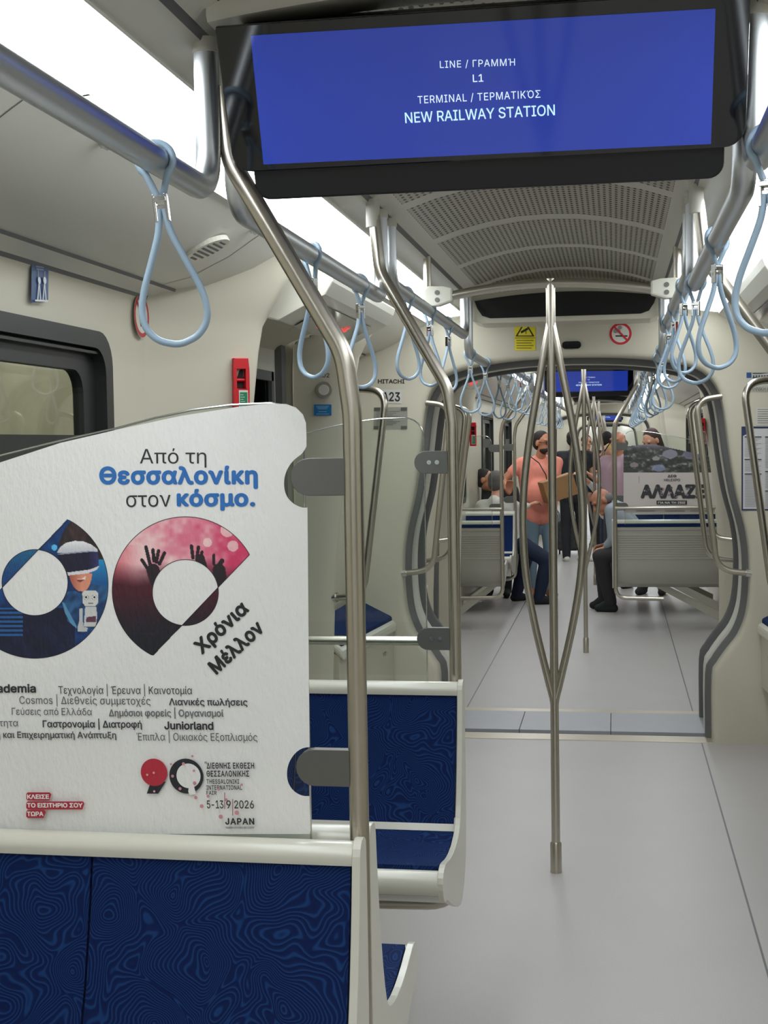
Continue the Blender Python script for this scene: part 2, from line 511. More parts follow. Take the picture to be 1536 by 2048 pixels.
# ================================================================= THE SETTING
WALLP = [(.735,2.168),(.79,2.135),(.86,2.09),(.98,2.035),(1.06,2.018),(1.063,2.009),(1.09,2.006),(1.122,1.992),(1.128,1.982),(1.134,1.974),(1.14,1.87),(1.142,1.62),(1.146,1.2),(1.15,.95),(1.165,.5),(1.17,.12),(1.15,0.0)]
PIL = [(2.2,.70),(2.07,.77),(1.99,.82),(1.92,.86),(1.84,.875),(1.67,.895),(1.3,.945),(1.0,.98),(.5,1.0),(0,1.0)]
WINS = [(2.42,3.50),(-.48,.76),(-3.22,-2.14)]
DOORS = [(4.16,5.66),(-5.38,-3.88)]
Y0, Y1 = 2*CAR_C-6.97, 6.97
def wall_u(z): return lerp_prof([(b, a) for a, b in WALLP], z)

def side_wall(sg):
    mb = MB()
    prof = []
    for (a, b) in zip(WALLP, WALLP[1:]):
        prof.append(a)
        if a[1] > 1.87 >= b[1]: pass
    prof = sorted(set(WALLP + [(wall_u(1.83), 1.83), (wall_u(1.03), 1.03), (wall_u(1.93), 1.93)]), key=lambda p: (-p[1], p[0]))
    ys = sorted(set([Y0, Y1] + [v for r in WINS for v in (r[0]+.03, r[1]-.03)] + [v for r in DOORS for v in r]))
    for y0, y1 in zip(ys, ys[1:]):
        ym = (y0+y1)/2
        win = any(a < ym < b for a, b in WINS); dr = any(a < ym < b for a, b in DOORS)
        for (a, b) in zip(prof, prof[1:]):
            zm = (a[1]+b[1])/2
            if win and 1.03 < zm < 1.83: continue
            if dr and zm < 2.09: continue
            q = [(XC+sg*a[0], y0, a[1]), (XC+sg*a[0], y1, a[1]), (XC+sg*b[0], y1, b[1]), (XC+sg*b[0], y0, b[1])]
            mb.add(q if sg > 0 else q[::-1], [(0,1,2,3)], 2 if (2.009 < zm < 2.0175 or 1.982 < zm < 1.992) and b[1]-a[1] > -.011 else (1 if zm > 1.992 else 0), True)
    for ys_ in [2.2+1.55*q for q in range(-5, 3)]:
        for (a, b) in zip(WALLP[:5], WALLP[1:6]):
            q = [(XC+sg*a[0], ys_-.002, a[1]-.0012), (XC+sg*a[0], ys_+.002, a[1]-.0012), (XC+sg*b[0], ys_+.002, b[1]-.0012), (XC+sg*b[0], ys_-.002, b[1]-.0012)]
            mb.add(q if sg > 0 else q[::-1], [(0,1,2,3)], 2)
    # door portals: posts that swell into the car either side of each doorway, and the header above
    for (d0, d1) in DOORS:
        for yc, sy in ((d0, 1), (d1, -1)):
            rows = []
            for z in (2.14, 2.07, 2.03, 1.99, 1.955, 1.92, 1.88, 1.84, 1.76, 1.67, 1.5, 1.3, 1.0, .75, .5, .25, 0):
                e = lerp_prof(PIL, z)
                wu = max(wall_u(min(z, 1.99)), e)
                row = [(wu, -.36), (wu*.93+e*.07, -.325), (wu*.72+e*.28, -.26), (wu*.42+e*.58, -.18), (wu*.16+e*.84, -.115), (e+.012, -.085), (e, -.065), (e+.002, -.045), (e+.02, -.03), (e+.06, -.022), (1.24, -.015), (1.24, 0.0)]
                rows.append([(XC+sg*u, yc+sy*t, z) for u, t in row])
            mb.sheet(rows if sg*sy > 0 else [r[::-1] for r in rows], 0)
        hp = [(.86,2.09),(.90,2.07),(1.04,2.03),(1.14,1.99),(1.19,1.965),(1.205,1.945),(1.245,1.94)]
        rows = [[(XC+sg*u, y, z) for y in (d0, d1)] for u, z in hp]
        mb.sheet(rows, 0)
    o = mb.build('wall_left' if sg < 0 else 'wall_right', [M['cream'], M['panel'], M['rubber']], weld=True)
    for p in o.data.polygons: p.use_smooth = True
    em = o.modifiers.new('edges', 'EDGE_SPLIT'); em.split_angle = 0.6
    return struct(o, 'cream moulded side wall of the train car with portals at the doors', 'wall')
wl, wr = side_wall(-1), side_wall(1)

# floor
mb = MB(); mb.box((XC-1.3, Y0-.05, -.06), (XC+1.3, 6.99, 0), 0)
fl = mb.build('floor', [M['floor']]); struct(fl, 'grey vinyl floor with fine seams', 'floor')

# ceiling : arched perforated strips between plain borders
CEILP = [(0,2.312),(.1,2.308),(.2,2.294),(.3,2.271),(.385,2.243),(.43,2.222),(.437,2.207),(.52,2.197)]
mb = MB()
strip0 = -6.78
k = 0
edges = []
y = 4.66 - .70*16 - .045
edges.append((Y0, y, 0))
while y < 6.97:
    edges.append((y, min(y+.09, 6.97), 0))
    if y+.09 < 6.97: edges.append((y+.09, min(y+.70, 6.97), 1))
    y += .70
for y0, y1, pf in edges:
    for sg in (-1, 1):
        for a, b in zip(CEILP, CEILP[1:]):
            mid = (a[0]+b[0])/2
            q = [(XC+sg*a[0], y0, a[1]), (XC+sg*b[0], y0, b[1]), (XC+sg*b[0], y1, b[1]), (XC+sg*a[0], y1, a[1])]
            mm = 1 if (pf and mid < .385) else 0
            if .43 < mid < .437: mm = 2
            mb.add(q[::-1] if sg > 0 else q, [(0,1,2,3)], mm, mm != 2)
ce = mb.build('ceiling', [M['ceil'], M['perf'], M['rubber']], weld=True)
struct(ce, 'arched ceiling with perforated metal strips between plain borders', 'ceiling')

# ceiling lights: one diffuser per length, both sides
mb = MB()
def light_mesh(sg, y0, y1):
    m = MB()
    a, b = (.525, 2.196), (.728, 2.170)
    m.add([(sg*a[0],y0,a[1]),(sg*b[0],y0,b[1]),(sg*b[0],y1,b[1]),(sg*a[0],y1,a[1])][::(1 if sg < 0 else -1)], [(0,1,2,3)], 0)
    m.add([(sg*a[0],y0,a[1]+.03),(sg*b[0],y0,b[1]+.03),(sg*b[0],y1,b[1]+.03),(sg*a[0],y1,a[1]+.03)][::(-1 if sg < 0 else 1)], [(0,1,2,3)], 1)
    return m
LIGHTS = []
lp = {}
for sg in (-1, 1):
    p = empty('ceiling_light', (XC, 0, 0))
    light_mesh(sg, .004, 1.516).build('diffuser', [M['light'], M['panel']], p)
    f = MB()
    for (u, z) in ((.522, 2.197), (.731, 2.169)):
        f.box((sg*u-.004, .0, z-.006), (sg*u+.004, 1.52, z+.012))
    q = [(sg*.525, -.0018, 2.1945), (sg*.525, .0018, 2.1945), (sg*.728, .0018, 2.1685), (sg*.728, -.0018, 2.1685)]
    f.add(q if sg > 0 else q[::-1], [(0,1,2,3)])
    f.build('light_frame', M['panel'], p)
    lp[sg] = p
LN = {0: 'nearest, over the poster bench', 1: 'over the second bench', 2: 'over the first doors', 3: 'just before the gangway'}
for sg in (-1, 1):
    first = True
    for i in range(9):
        y0 = -6.82 + 1.52*i
        o = lp[sg] if first else tree_copy(lp[sg]); first = False
        o.location = (XC, y0, 0); j = i-5
        side = 'left' if sg < 0 else 'right'
        tag(o, ('long white glowing ceiling light in the %s row, %s' % (side, LN[j])) if j in LN else 'long white glowing ceiling light in the %s row, behind the viewer' % side, 'light', 'ceiling lights of the near car')
        LIGHTS.append(o)

# windows
wn = 0
def window(sg, y0, y1):
    global wn
    wn += 1
    root = empty('window_%d' % wn, (XC+sg*1.14, (y0+y1)/2, 1.43)); struct(root, 'black framed side window, upper pane openable', 'window')
    hw = (y1-y0)/2; s1 = sg
    def rr(w, h0, h1, r, n=6):
        pts = []
        for cx, cz, a0 in ((w-r, h1-r, 0), (-w+r, h1-r, 90), (-w+r, h0+r, 180), (w-r, h0+r, 270)):
            for k in range(n+1):
                a = math.radians(a0+90*k/n); pts.append((cx+r*math.cos(a), cz+r*math.sin(a)))
        return pts
    m = MB()
    def ring(outer, inner, x0, x1):
        n = len(outer)
        vs = [(x0, p[0], p[1]) for p in outer] + [(x0, p[0], p[1]) for p in inner] + [(x1, p[0], p[1]) for p in outer] + [(x1, p[0], p[1]) for p in inner]
        fs = []
        for i in range(n):
            j = (i+1) % n
            fs += [(i,j,n+j,n+i), (n+i,n+j,3*n+j,3*n+i), (i,2*n+i,2*n+j,j), (2*n+i,3*n+i,3*n+j,2*n+j)]
        m.add(vs, fs)
    ring(rr(hw+.02, -.43, .43, .09), rr(hw-.03, -.375, .385, .07), -s1*.012, s1*.02)
    ring(rr(hw-.02, -.40, .41, .07), rr(hw-.115, -.33, .325, .06), s1*.02, s1*.05)
    m.box((min(s1*.012, s1*.05), -hw+.1, .06), (max(s1*.012, s1*.05), hw-.1, .155))
    m.box((min(-s1*.004, s1*.02), -hw+.03, .37), (max(-s1*.004, s1*.02), hw-.03, .377))
    m.build('window_frame', M['frame'], root)
    for z0, z1 in ((.15, .34), (-.34, .065)):
        g = MB(); g.box((min(s1*.034, s1*.04), -hw+.09, z0), (max(s1*.034, s1*.04), hw-.09, z1)); g.build('pane', M['winglass'], root)
    return root
for sg in (-1, 1):
    for r in WINS: window(sg, *r)
# doors
dn = 0
def door(sg, y0, y1):
    global dn
    dn += 1
    root = empty('door_%d' % dn, (XC+sg*1.20, (y0+y1)/2, 0)); struct(root, 'sliding passenger door with dark window', 'door')
    hw = (y1-y0)/2
    for h in (-1, 1):
        a, b = (-hw, -.004) if h < 0 else (.004, hw)
        x0, x1 = (0, .035) if sg > 0 else (-.035, 0)
        m = MB(); wa, wb = a+.11, b-.11
        m.box((x0,a,0),(x1,wa,1.99)); m.box((x0,wb,0),(x1,b,1.99)); m.box((x0,wa,0),(x1,wb,.82)); m.box((x0,wa,1.84),(x1,wb,1.99))
        lf = m.build('door_leaf', M['panel'], root)
        g = MB(); g.box((sg*.012, wa, .82),(sg*.018, wb, 1.84)); g.build('pane', M['doorglass'], lf)
        f = MB()
        for (p, q) in (((wa-.015,.80),(wa+.03,1.86)), ((wb-.03,.80),(wb+.015,1.86)), ((wa,.80),(wb,.84)), ((wa,1.82),(wb,1.86))):
            f.box((min(-sg*.004, sg*.02), p[0], p[1]), (max(-sg*.004, sg*.02), q[0], q[1]))
        f.box((min(sg*-.03, sg*.0), (hw-.07 if h > 0 else -hw), 0), (max(sg*-.03, sg*.0), (hw if h > 0 else -hw+.07), 1.99))
        f.build('seal', M['rubber'], lf)
    return root
for sg in (-1, 1):
    for r in DOORS: door(sg, *r)

# end wall with the gangway opening
OPEN = [(.70,0),(.70,.33),(.725,.40),(.775,.475),(.83,.55),(.868,.65),(.884,.78),(.885,.95),(.865,1.1),(.82,1.28),(.785,1.5),(.762,1.68),(.735,1.79),(.68,1.87),(.60,1.915),(.45,1.948),(.25,1.97),(0,1.978)]
def smooth_open(n=3):
    pts = [Vector((a, b)) for a, b in OPEN]; out = []
    for i in range(len(pts)-1):
        p0, p1, p2, p3 = pts[max(i-1,0)], pts[i], pts[i+1], pts[min(i+2, len(pts)-1)]
        for k in range(n):
            t = k/n
            out.append(0.5*((2*p1)+(-p0+p2)*t+(2*p0-5*p1+4*p2-p3)*t*t+(-p0+3*p1-3*p2+p3)*t**3))
    out.append(pts[-1]); return [(v.x, v.y) for v in out]
OP = smooth_open()
def open_loop(off=0.0):
    # right side from floor up, then left side down; offset outwards
    r = []
    for i, (u, z) in enumerate(OP):
        a = Vector(OP[max(i-1,0)]); b = Vector(OP[min(i+1, len(OP)-1)])
        t = (b-a).normalized(); n = Vector((t.y, -t.x))
        r.append((u+n.x*off, max(z+n.y*off, 0)))
    return [(u, z) for u, z in r] + [(-u, z) for u, z in r[::-1][1:]]
def outer_pt(u, z):
    c = Vector((0, 1.0)); d = Vector((u, z)) - c
    ts = []
    if abs(d.x) > 1e-6: ts.append(1.30/abs(d.x))
    if d.y > 1e-6: ts.append(1.36/d.y)
    if d.y < -1e-6: ts.append(1.0/-d.y)
    t = min(ts); q = c + d*t
    return (q.x, q.y)
def end_wall(y, sy):
    # sy=+1: the room is towards -y
    loop = open_loop()
    steps = [(0.028, 0), (0.012, .005), (.003, .014), (0, .03), (0, .15)]
    rows = [[(XC+p[0], y, p[1]) for p in (outer_pt(*q) for q in loop)]]
    for off, dy in steps:
        rows.append([(XC+u, y+sy*dy, z) for u, z in open_loop(off)])
    m = MB(); m.sheet(rows, 0)
    return m
ew = end_wall(6.97, 1).build('wall_front', [M['cream']]); struct(ew, 'cream end wall around the arched gangway opening', 'wall')
sp_ = MB(); sp_.box((XC-1.3, Y0-.04, 0), (XC+1.3, Y0, 2.36)); struct(sp_.build('wall_back', [M['cream']]), 'cream end wall behind the viewer', 'wall')
# gangway: rubber rings and ribbed bellows
gw = empty('gangway_bellows', (XC, GANG, 0)); tag(gw, 'ribbed grey rubber bellows lining the arched passage between cars', 'gangway', kind='structure')
m = MB(); rows = []
n = 20
for i in range(n+1):
    yy = -.25 + .5*i/n
    off = .01 if i % 4 < 2 else .045
    rows.append([(u, yy, z) for u, z in open_loop(off)])
m.sheet(rows, 0); m.build('bellows', M['bellow'], gw)
for s_ in (-1, 1):
    m = MB(); rows = []
    for off, yy in ((.03,.285),(-.022,.28),(-.03,.268),(-.03,.245),(-.02,.232),(.05,.23)):
        rows.append([(u, s_*yy, z) for u, z in open_loop(off)])
    m.sheet(rows, 0); m.build('rubber_seal', M['rubber'], gw)
m = MB(); rows = []
for off, yy in ((.04,.06),(-.012,.055),(-.02,.04),(-.02,-.04),(-.012,-.055),(.04,-.06)):
    rows.append([(u, yy, z) for u, z in open_loop(off)])
m.sheet(rows, 0); m.build('middle_ring', M['panel'], gw)
# gangway floor
m = MB(); m.box((XC-.72, 6.985, -.05), (XC+.72, 7.12, .004)); struct(m.build('trim_1', M['plate'], bevel=.002), 'pale metal sill strip at the near gangway edge', 'sill')
m = MB(); m.box((XC-.74, 7.12, -.06), (XC+.74, 7.25, -.03)); struct(m.build('trim_2', M['darkline']), 'dark gap in the gangway floor', 'gap')
m = MB()
for a, b in ((-.72,-.30),(-.297,.185),(.188,.72)): m.box((XC+a, 7.2, -.03), (XC+b, 7.70, .006))
struct(m.build('trim_3', M['plate2'], bevel=.002), 'grey bridge plates of the gangway floor', 'plate')
m = MB(); m.box((XC-.72, 7.70, -.05), (XC+.72, 7.79, .004)); struct(m.build('trim_4', M['plate'], bevel=.002), 'pale metal sill strip at the far gangway edge', 'sill')

# further cars: the same shell, turned or moved on
def place_car(objs, k):
    # k=1: turned; k=2: moved on; k=3: turned further on
    out = []
    for o in objs:
        c = tree_copy(o)
        if k % 2:
            ref = GANG + (k-1)*CARL/1.0 if k == 1 else GANG + CARL*(k-1)
            c.location = (2*XC-o.location.x, 2*GANG + (k-1)*CARL - o.location.y, o.location.z)
            c.rotation_euler.z = o.rotation_euler.z + PI
        else:
            c.location = (o.location.x, o.location.y + k*CARL, o.location.z)
        out.append(c)
    return out
ENDS = [ew]
shell = [wl, wr, fl, ce, ew]
structs = shell + [o for o in bpy.data.objects if o.parent is None and (o.name.startswith('window_') or o.name.startswith('door_'))]
for k in (1, 2, 3):
    use = structs if k == 1 else shell
    for c in place_car(use, k):
        c['kind'] = 'structure'
    ls = [l for l in LIGHTS]
    for i, c in enumerate(place_car(ls, k)):
        sg = ('right' if (i < 9) == (k % 2 == 1) else 'left')
        j = i % 9
        if k == 1:
            tag(c, 'glowing ceiling light in the %s row of the second car' % sg, 'light', 'ceiling lights, %s row of the second car' % sg)
        else: tag(c, 'distant glowing ceiling light in a car beyond the second', 'light', 'ceiling lights of the far cars')
# second end of car 2 / start of car 3 etc.
ym = GANG + CARL
for yc in (GANG+CARL, GANG+2*CARL):
    c = tree_copy(ew); c.location = (2*XC, (yc-.4)+6.97, 0); c.rotation_euler.z = PI; c.location = (2*XC, 6.97+yc+.4, 0)
    c['kind'] = 'structure'
    c = tree_copy(ew); c.location = (0, yc-.4-6.97, 0); c['kind'] = 'structure'
    g = tree_copy(gw); g.location = (XC, yc, 0); g['label'] = 'distant ribbed bellows between two cars beyond the second pole'
    f = MB(); f.box((XC-.74, yc-.41, -.05), (XC+.74, yc+.41, .003)); struct(f.build('trim_5', M['plate2']), 'grey plates of a distant gangway floor', 'plate')
m = MB(); m.box((XC-1.3, GANG+3*CARL-.4, 0), (XC+1.3, GANG+3*CARL-.3, 2.36)); struct(m.build('wall_end', [M['panel']]), 'far end wall of the last car', 'wall')

# station wall beyond the near windows, with its own lamp
m = MB(); m.box((-4.2, -8, -.9), (-4.1, 24, 3.6)); struct(m.build('wall_station', M['wallstation']), 'pale tunnel station wall outside the window', 'wall')
m = MB()
for yy in (1.2, 4.2, 5.4, 7.4, 10.5, 13.5): m.box((-4.09, yy, -.9), (-4.0, yy+.28, 3.6))
m.box((-4.09, -8, 1.15), (-4.02, 24, 1.28))
struct(m.build('trim_6', M['darkgrey']), 'dark ribs on the tunnel wall', 'rib')
ld = bpy.data.lights.new('station_lamp', 'AREA'); ld.shape = 'RECTANGLE'; ld.size = .25; ld.size_y = 12; ld.energy = STATION_POWER; ld.color = (1, .98, .9)
lo = bpy.data.objects.new('station_lamp', ld); COL.objects.link(lo); lo.location = (-2.5, 5, 3.3); lo.rotation_euler = (0, math.radians(35), 0)

# ================================================================= FURNITURE
def edge_split(o, a=0.7):
    e = o.modifiers.new('edges', 'EDGE_SPLIT'); e.split_angle = a; return o
FRONT = [(0.0,.868),(-.012,.80),(-.045,.66),(-.078,.565),(-.092,.535)]           # backrest face, top to bottom
PANF = [(-.10,.512),(-.14,.499),(-.22,.492),(-.32,.498),(-.40,.512),(-.435,.518)]
REAR = [(.012,.855),(.022,.84),(.028,.60),(.026,.50),(.012,.43),(-.02,.375),(-.07,.345),(-.14,.34),(-.30,.40),(-.42,.445)]
def offset_poly(poly, d):
    out = []
    for i, p in enumerate(poly):
        a = Vector(poly[max(i-1,0)]); b = Vector(poly[min(i+1,len(poly)-1)]); t = (b-a).normalized()
        out.append((p[0]+t.y*d, p[1]-t.x*d))
    return out
def make_bench(n, s):
    """faces -y; the aisle edge is at x=0 and the seats run towards x*s"""
    root = empty('bench_seat', (0,0,0)); W = .46*n
    def X(a): return s*a
    def pr(mb, poly, a, b, m=0, smooth=True):
        mb.prism(poly, 'x', min(X(a), X(b)), max(X(a), X(b)), m, smooth); return mb
    # shell
    body = FRONT + PANF + [(-.46,.50),(-.455,.465)] + REAR[::-1]
    m = MB(); pr(m, body, .014, W, 0)
    edge_split(m.build('seat_shell', M['ribgrey'], root, weld=True), .5)
    # rear ribs
    m = MB()
    for k in range(11):
        z = .775 - k*.0185
        pr(m, [(.02, z-.0055), (.031, z-.003), (.031, z+.003), (.02, z+.0055)], .02, W-.01, 0, False)
    for z in (.82, .585): pr(m, [(.02, z-.004), (.0325, z-.002), (.0325, z+.002), (.02, z+.004)], .016, W-.01, 0, False)
    m.build('rear_ribs', M['ribgrey'], root)
    m = MB(); pr(m, [(.005,.846),(.0285,.846),(.0285,.872),(.005,.872)], .016, W-.004, 0, False); m.build('rear_band', M['fabric'], root)
    # top rail
    top = [(.030+.0, .872)] + [(.004+.026*math.cos(a), .880+.022*math.sin(a)) for a in [PI*k/10 for k in range(11)]] + [(-.0195,.868)]
    m = MB(); pr(m, top, .014, W, 0); edge_split(m.build('top_rail', M['seatwhite'], root, weld=True))
    # end plate, the curved outline seen from the aisle
    outl = [(.034,.885),(.03,.90),(.015,.908),(-.008,.906),(-.02,.892),(-.024,.86),(-.036,.78),(-.066,.65),(-.098,.565),(-.125,.535),(-.16,.522),(-.24,.512),(-.33,.518),(-.40,.532),(-.44,.536),(-.47,.522),(-.478,.495),(-.465,.462),(-.44,.445),(-.40,.44),(-.30,.392),(-.14,.33),(-.07,.335),(-.02,.368),(.014,.425),(.03,.50),(.034,.60)]
    sm_ = []
    for i in range(len(outl)):
        a, b, c = Vector(outl[i-1]), Vector(outl[i]), Vector(outl[(i+1) % len(outl)])
        sm_ += [tuple(b*.75+a*.25), tuple(b*.75+c*.25)]
    m = MB(); pr(m, sm_, 0, .014, 0, False); m.build('end_plate', M['seatwhite'], root, bevel=.004)
    # seams between pads: one back pad and one seat pad per place
    for k in range(n):
        a, b = .018 + k*.46, .46*(k+1) - (.002 if k < n-1 else .004)
        if k: a = k*.46 + .002
        m = MB(); pr(m, FRONT + offset_poly(FRONT, .012)[::-1], a, b, 0); edge_split(m.build('backrest', M['fabric'], root, weld=True), .9)
        m = MB(); pr(m, PANF + offset_poly(PANF, .014)[::-1], a, b, 0); edge_split(m.build('seat', M['fabric'], root, weld=True), .9)
    # lower trim and rolled front edge
    m = MB(); pr(m, [(-.082,.552),(-.094,.556),(-.112,.524),(-.10,.512)], .014, W, 0, False); m.build('lower_trim', M['seatwhite'], root)
    m = MB(); roll = [(-.446+.030*math.cos(a), .494+.030*math.sin(a)) for a in [math.radians(60+20*k) for k in range(12)]] + [(-.42,.47),(-.42,.515)]
    pr(m, roll, .012, W, 0); edge_split(m.build('front_roll', M['seatwhite'], root, weld=True))
    # wall bracket underneath
    m = MB(); L = .02 if n == 1 else .30
    m.box((min(X(L), X(W+.0)), -.30, .33), (max(X(L), X(W)), -.22, .40))
    a, b = Vector((X(L+.05), -.26, .35)), Vector((X(W+.0), -.26, .06))
    m.add([(a.x,-.285,a.z+.03),(a.x,-.235,a.z+.03),(b.x,-.235,b.z+.04),(b.x,-.285,b.z+.04),(a.x,-.285,a.z-.02),(a.x,-.235,a.z-.02),(b.x,-.235,b.z-.04),(b.x,-.285,b.z-.04)],
          [(0,1,2,3),(7,6,5,4),(0,3,7,4),(1,5,6,2),(0,4,5,1),(3,2,6,7)])
    m.build('support_bracket', M['seatwhite'], root)
    return root
EDGE_L = -.41
bL2 = make_bench(2, -1); bL2.location = (EDGE_L, 2.13, 0)
tag(bL2, 'blue patterned two-seat bench right below the white poster', 'bench', 'two-seat benches of the near car')
bR2 = make_bench(2, 1); bR2.location = (EDGE_L, 2.232, 0); bR2.rotation_euler.z = PI
tag(bR2, 'two-seat bench turned away, back to back with the poster bench', 'bench', 'two-seat benches of the near car')
b2 = dup(bL2, (EDGE_L, 3.61, 0), 0, 'blue two-seat bench facing the viewer, below the clear glass screen')
bL1 = make_bench(1, 1); bL1.location = (.48, 3.61, 0)
tag(bL1, 'single blue seat across the aisle from the second bench', 'bench', 'single seats of the train')
# second car: turned copies
q = flip((EDGE_L, 3.61, 0)); far2 = dup(bL2, q, PI, 'grey ribbed back of the two-seat bench beyond the gangway, under the building poster', 'benches of the second car')
q = flip((EDGE_L, 2.232, 0)); dup(bR2, q, 0, 'two-seat bench of the second car on which the bald man sits', 'benches of the second car')
q = flip((EDGE_L, 2.13, 0)); dup(bL2, q, PI, 'bench hidden behind the bald man, its back to him', 'benches of the second car')
q = flip((.48, 3.61, 0)); dup(bL1, q, PI, 'ribbed grey back of the single seat below the man in the white shirt', 'single seats of the train')
dup(bL1, flip((.48, 2.13, 0)), PI, 'single seat turned away, on which the man in the white shirt sits', 'single seats of the train')
bb1 = make_bench(1, -1)
bb2 = dup(bb1, (-.92, 14.02, 0), 0, 'single seat under the man in black, beyond the white-shirted man', 'single seats of the train'); q = flip((.48, 2.232, 0)); bb1.location = q
tag(bb2, None, 'bench'); tag(bb1, 'single blue seat facing the viewer, back to back with the white-shirted man', 'bench', 'single seats of the train')

# ---------------------------------------------------------------- grab poles with clamps
def stadium(x0, x1, z0, z1, n=10):
    r = (z1-z0)/2; zc = (z0+z1)/2
    return [(x1, z0), (x1, z1)] + [(x0+r-r*math.sin(a), zc+r*math.cos(a)) for a in [PI*k/n for k in range(n+1)]]
def make_pole(s, e, clamps=((1.497,.031),(1.012,.031)), screws=True, bar=True, barlen=.9, foot=True):
    """post from the ceiling that swings out to the seat's aisle edge; x=0 is the lower pole, the rail side is at -s*..."""
    root = empty('grab_pole', (0,0,0))
    top = e                                    # offset of the ceiling end from the lower pole
    path = [(top,0,2.21),(top+(-top)*.08,0,2.02),(-.0+top*.06,0,1.70),(0,0,1.60)]
    low = [(0,0,.27),(s*.38,0,.262)] if foot else [(0,0,.02)]
    m = MB(); m.tube(fillet(path+low, [.12,.14,.3,.09] if foot else [.12,.14,.3]), .0165, 18)
    m.build('tube', M['steel'], root)
    m = MB(); m.tube([(top,0,2.215),(top,0,2.14)], .0195, 18); m.build('ceiling_socket', M['ceil'], root)
    for z, h in clamps:
        m = MB(); m.prism([(s*p[0] if True else 0, p[1]) for p in [(-a, b) for a, b in stadium(-.105, -.012, z-h, z+h)]], 'y', -.0085, .0085, 0)
        c = m.build('clamp', M['clamp'], root, bevel=.0015, weld=True)
        if not screws: continue
        k = MB()
        for xx in (.042, .064): k.disc((s*xx, -.0115, z), .0062, 'y', .003); k.disc((s*xx, -.013, z), .003, 'y', .0015)
        k.build('screw', M['chrome'], c)
    if bar:
        m = MB(); m.tube([(s*.0,.03,1.0),(s*barlen,.03,1.0)], .013, 14); m.tube([(s*(barlen-.03),.03,1.0),(s*barlen,.03,1.0)], .02, 14)
        m.build('cross_bar', M['steel'], root)
    return root
pA = make_pole(-1, -.215, screws=False, bar=False); pA.location = (-.425, 2.183, 0)
tag(pA, 'steel pole beside the white poster, nearest of the bent poles', 'pole', 'bent poles of the near car')
pB = make_pole(-1, -.21); pB.location = (-.437, 3.665, 0)
tag(pB, 'bent steel pole holding the clear glass screen behind the second bench', 'pole', 'bent poles of the near car')
pC = make_pole(1, -.265, bar=True, barlen=.42); pC.location = (.48, 3.665, 0)
tag(pC, 'bent steel pole sloping out of view in the upper right behind the straps', 'pole', 'bent poles of the near car')
pD = make_pole(1, -.265, bar=False); pD.location = (.48, 2.183, 0); tag(pD, 'steel tube running down past the right edge of the blue screen', 'pole', 'bent poles of the near car')
dup(pB, flip(pB.location), PI, 'bent pole at the aisle end of the bench under the building poster', 'poles of the second car')
dup(pC, flip(pC.location), PI, 'bent pole by the ribbed single seat beyond the gangway', 'poles of the second car')
dup(pA, flip(pA.location), PI, 'pole behind the bald man at the back of his bench', 'poles of the second car')
dup(pD, flip(pD.location), PI, 'bent pole between the white-shirted man and the man in pink', 'poles of the second car')

# ---------------------------------------------------------------- glass screens behind the benches
def glass_outline(w, zt, drop=.10, z0=.865, r=.055):
    pts = [(0, z0), (0, zt-r)]
    for k in range(7):
        a = PI/2*k/6; pts.append((-r+r*math.cos(a), zt-r+r*math.sin(a)))
    n = 12
    for k in range(1, n+1):
        t = k/n; pts.append((-r-(w-r)*t, zt + .006*math.sin(PI*min(1, t*3))*(1 if t < .33 else 0) - drop*t**1.35))
    pts.append((-w, z0)); return pts
def make_screen(w, zt, drop=.16, s=-1):
    root = empty('glass_screen', (0,0,0))
    m = MB(); m.prism([(-s*p[0], p[1]) for p in glass_outline(w, zt, drop)], 'y', -.003, .003)
    m.build('pane', M['glass'], root, bevel=.0008, weld=True)
    m = MB(); pts = glass_outline(w, zt, drop)[:-1]
    m.tube([(-s*p[0], 0, p[1]) for p in pts], .0018, 6); m.build('polished_edge', M['chrome'], root)
    return root
g1 = make_screen(.86, 1.62); g1.location = (-.508, 2.183, 0)
tag(g1, 'glass screen carrying the white poster above the nearest bench', 'glass screen', 'glass screens behind benches')
g2 = make_screen(.86, 1.62); g2.location = (-.515, 3.665, 0)
tag(g2, 'clear glass screen without a poster between the two left poles', 'glass screen', 'glass screens behind benches')
g3 = dup(g2, flip(g2.location), PI); tag(g3, 'glass screen with the building poster beyond the gangway', 'glass screen', 'glass screens behind benches')
g4 = make_screen(.40, 1.60, .06, 1); g4.location = flip((.56, 3.665, 0)); g4.rotation_euler.z = PI
tag(g4, 'clear glass screen in front of the man in the white shirt', 'glass screen', 'glass screens behind benches')

# ---------------------------------------------------------------- overhead rails
def make_rail(y0, y1, z, up0=True, up1=True, x=0):
    root = empty('overhead_rail', (x, y0, 0)); L = y1-y0
    path = []
    if up0: path += [(0, -.0, 2.21)]
    path += [(0, 0 if up0 else 0, z), (0, L, z)]
    if up1: path += [(0, L, 2.21)]
    m = MB(); m.tube(fillet(path, .07), .0205, 18)
    m.build('tube', M['rail'], root)
    m = MB()
    for yy, on in ((0, up0), (L, up1)):
        if on: MB().tube([(0, yy, 2.215), (0, yy, 2.192)], .0225, 16).build('ceiling_socket', M['ceil'], root)
    if m.v: pass
    return root
RXL, RXR = -.655, .215
RZ = 1.967
RSEG = [(-1.9, 2.165, RZ), (2.33, 3.83, RZ), (3.99, 6.02, 2.025), (6.16, 7.02, 1.955)]
RNAME = ['nearest overhead steel rail', 'second overhead steel rail', 'third overhead steel rail by the doors', 'short last overhead rail before the gangway']
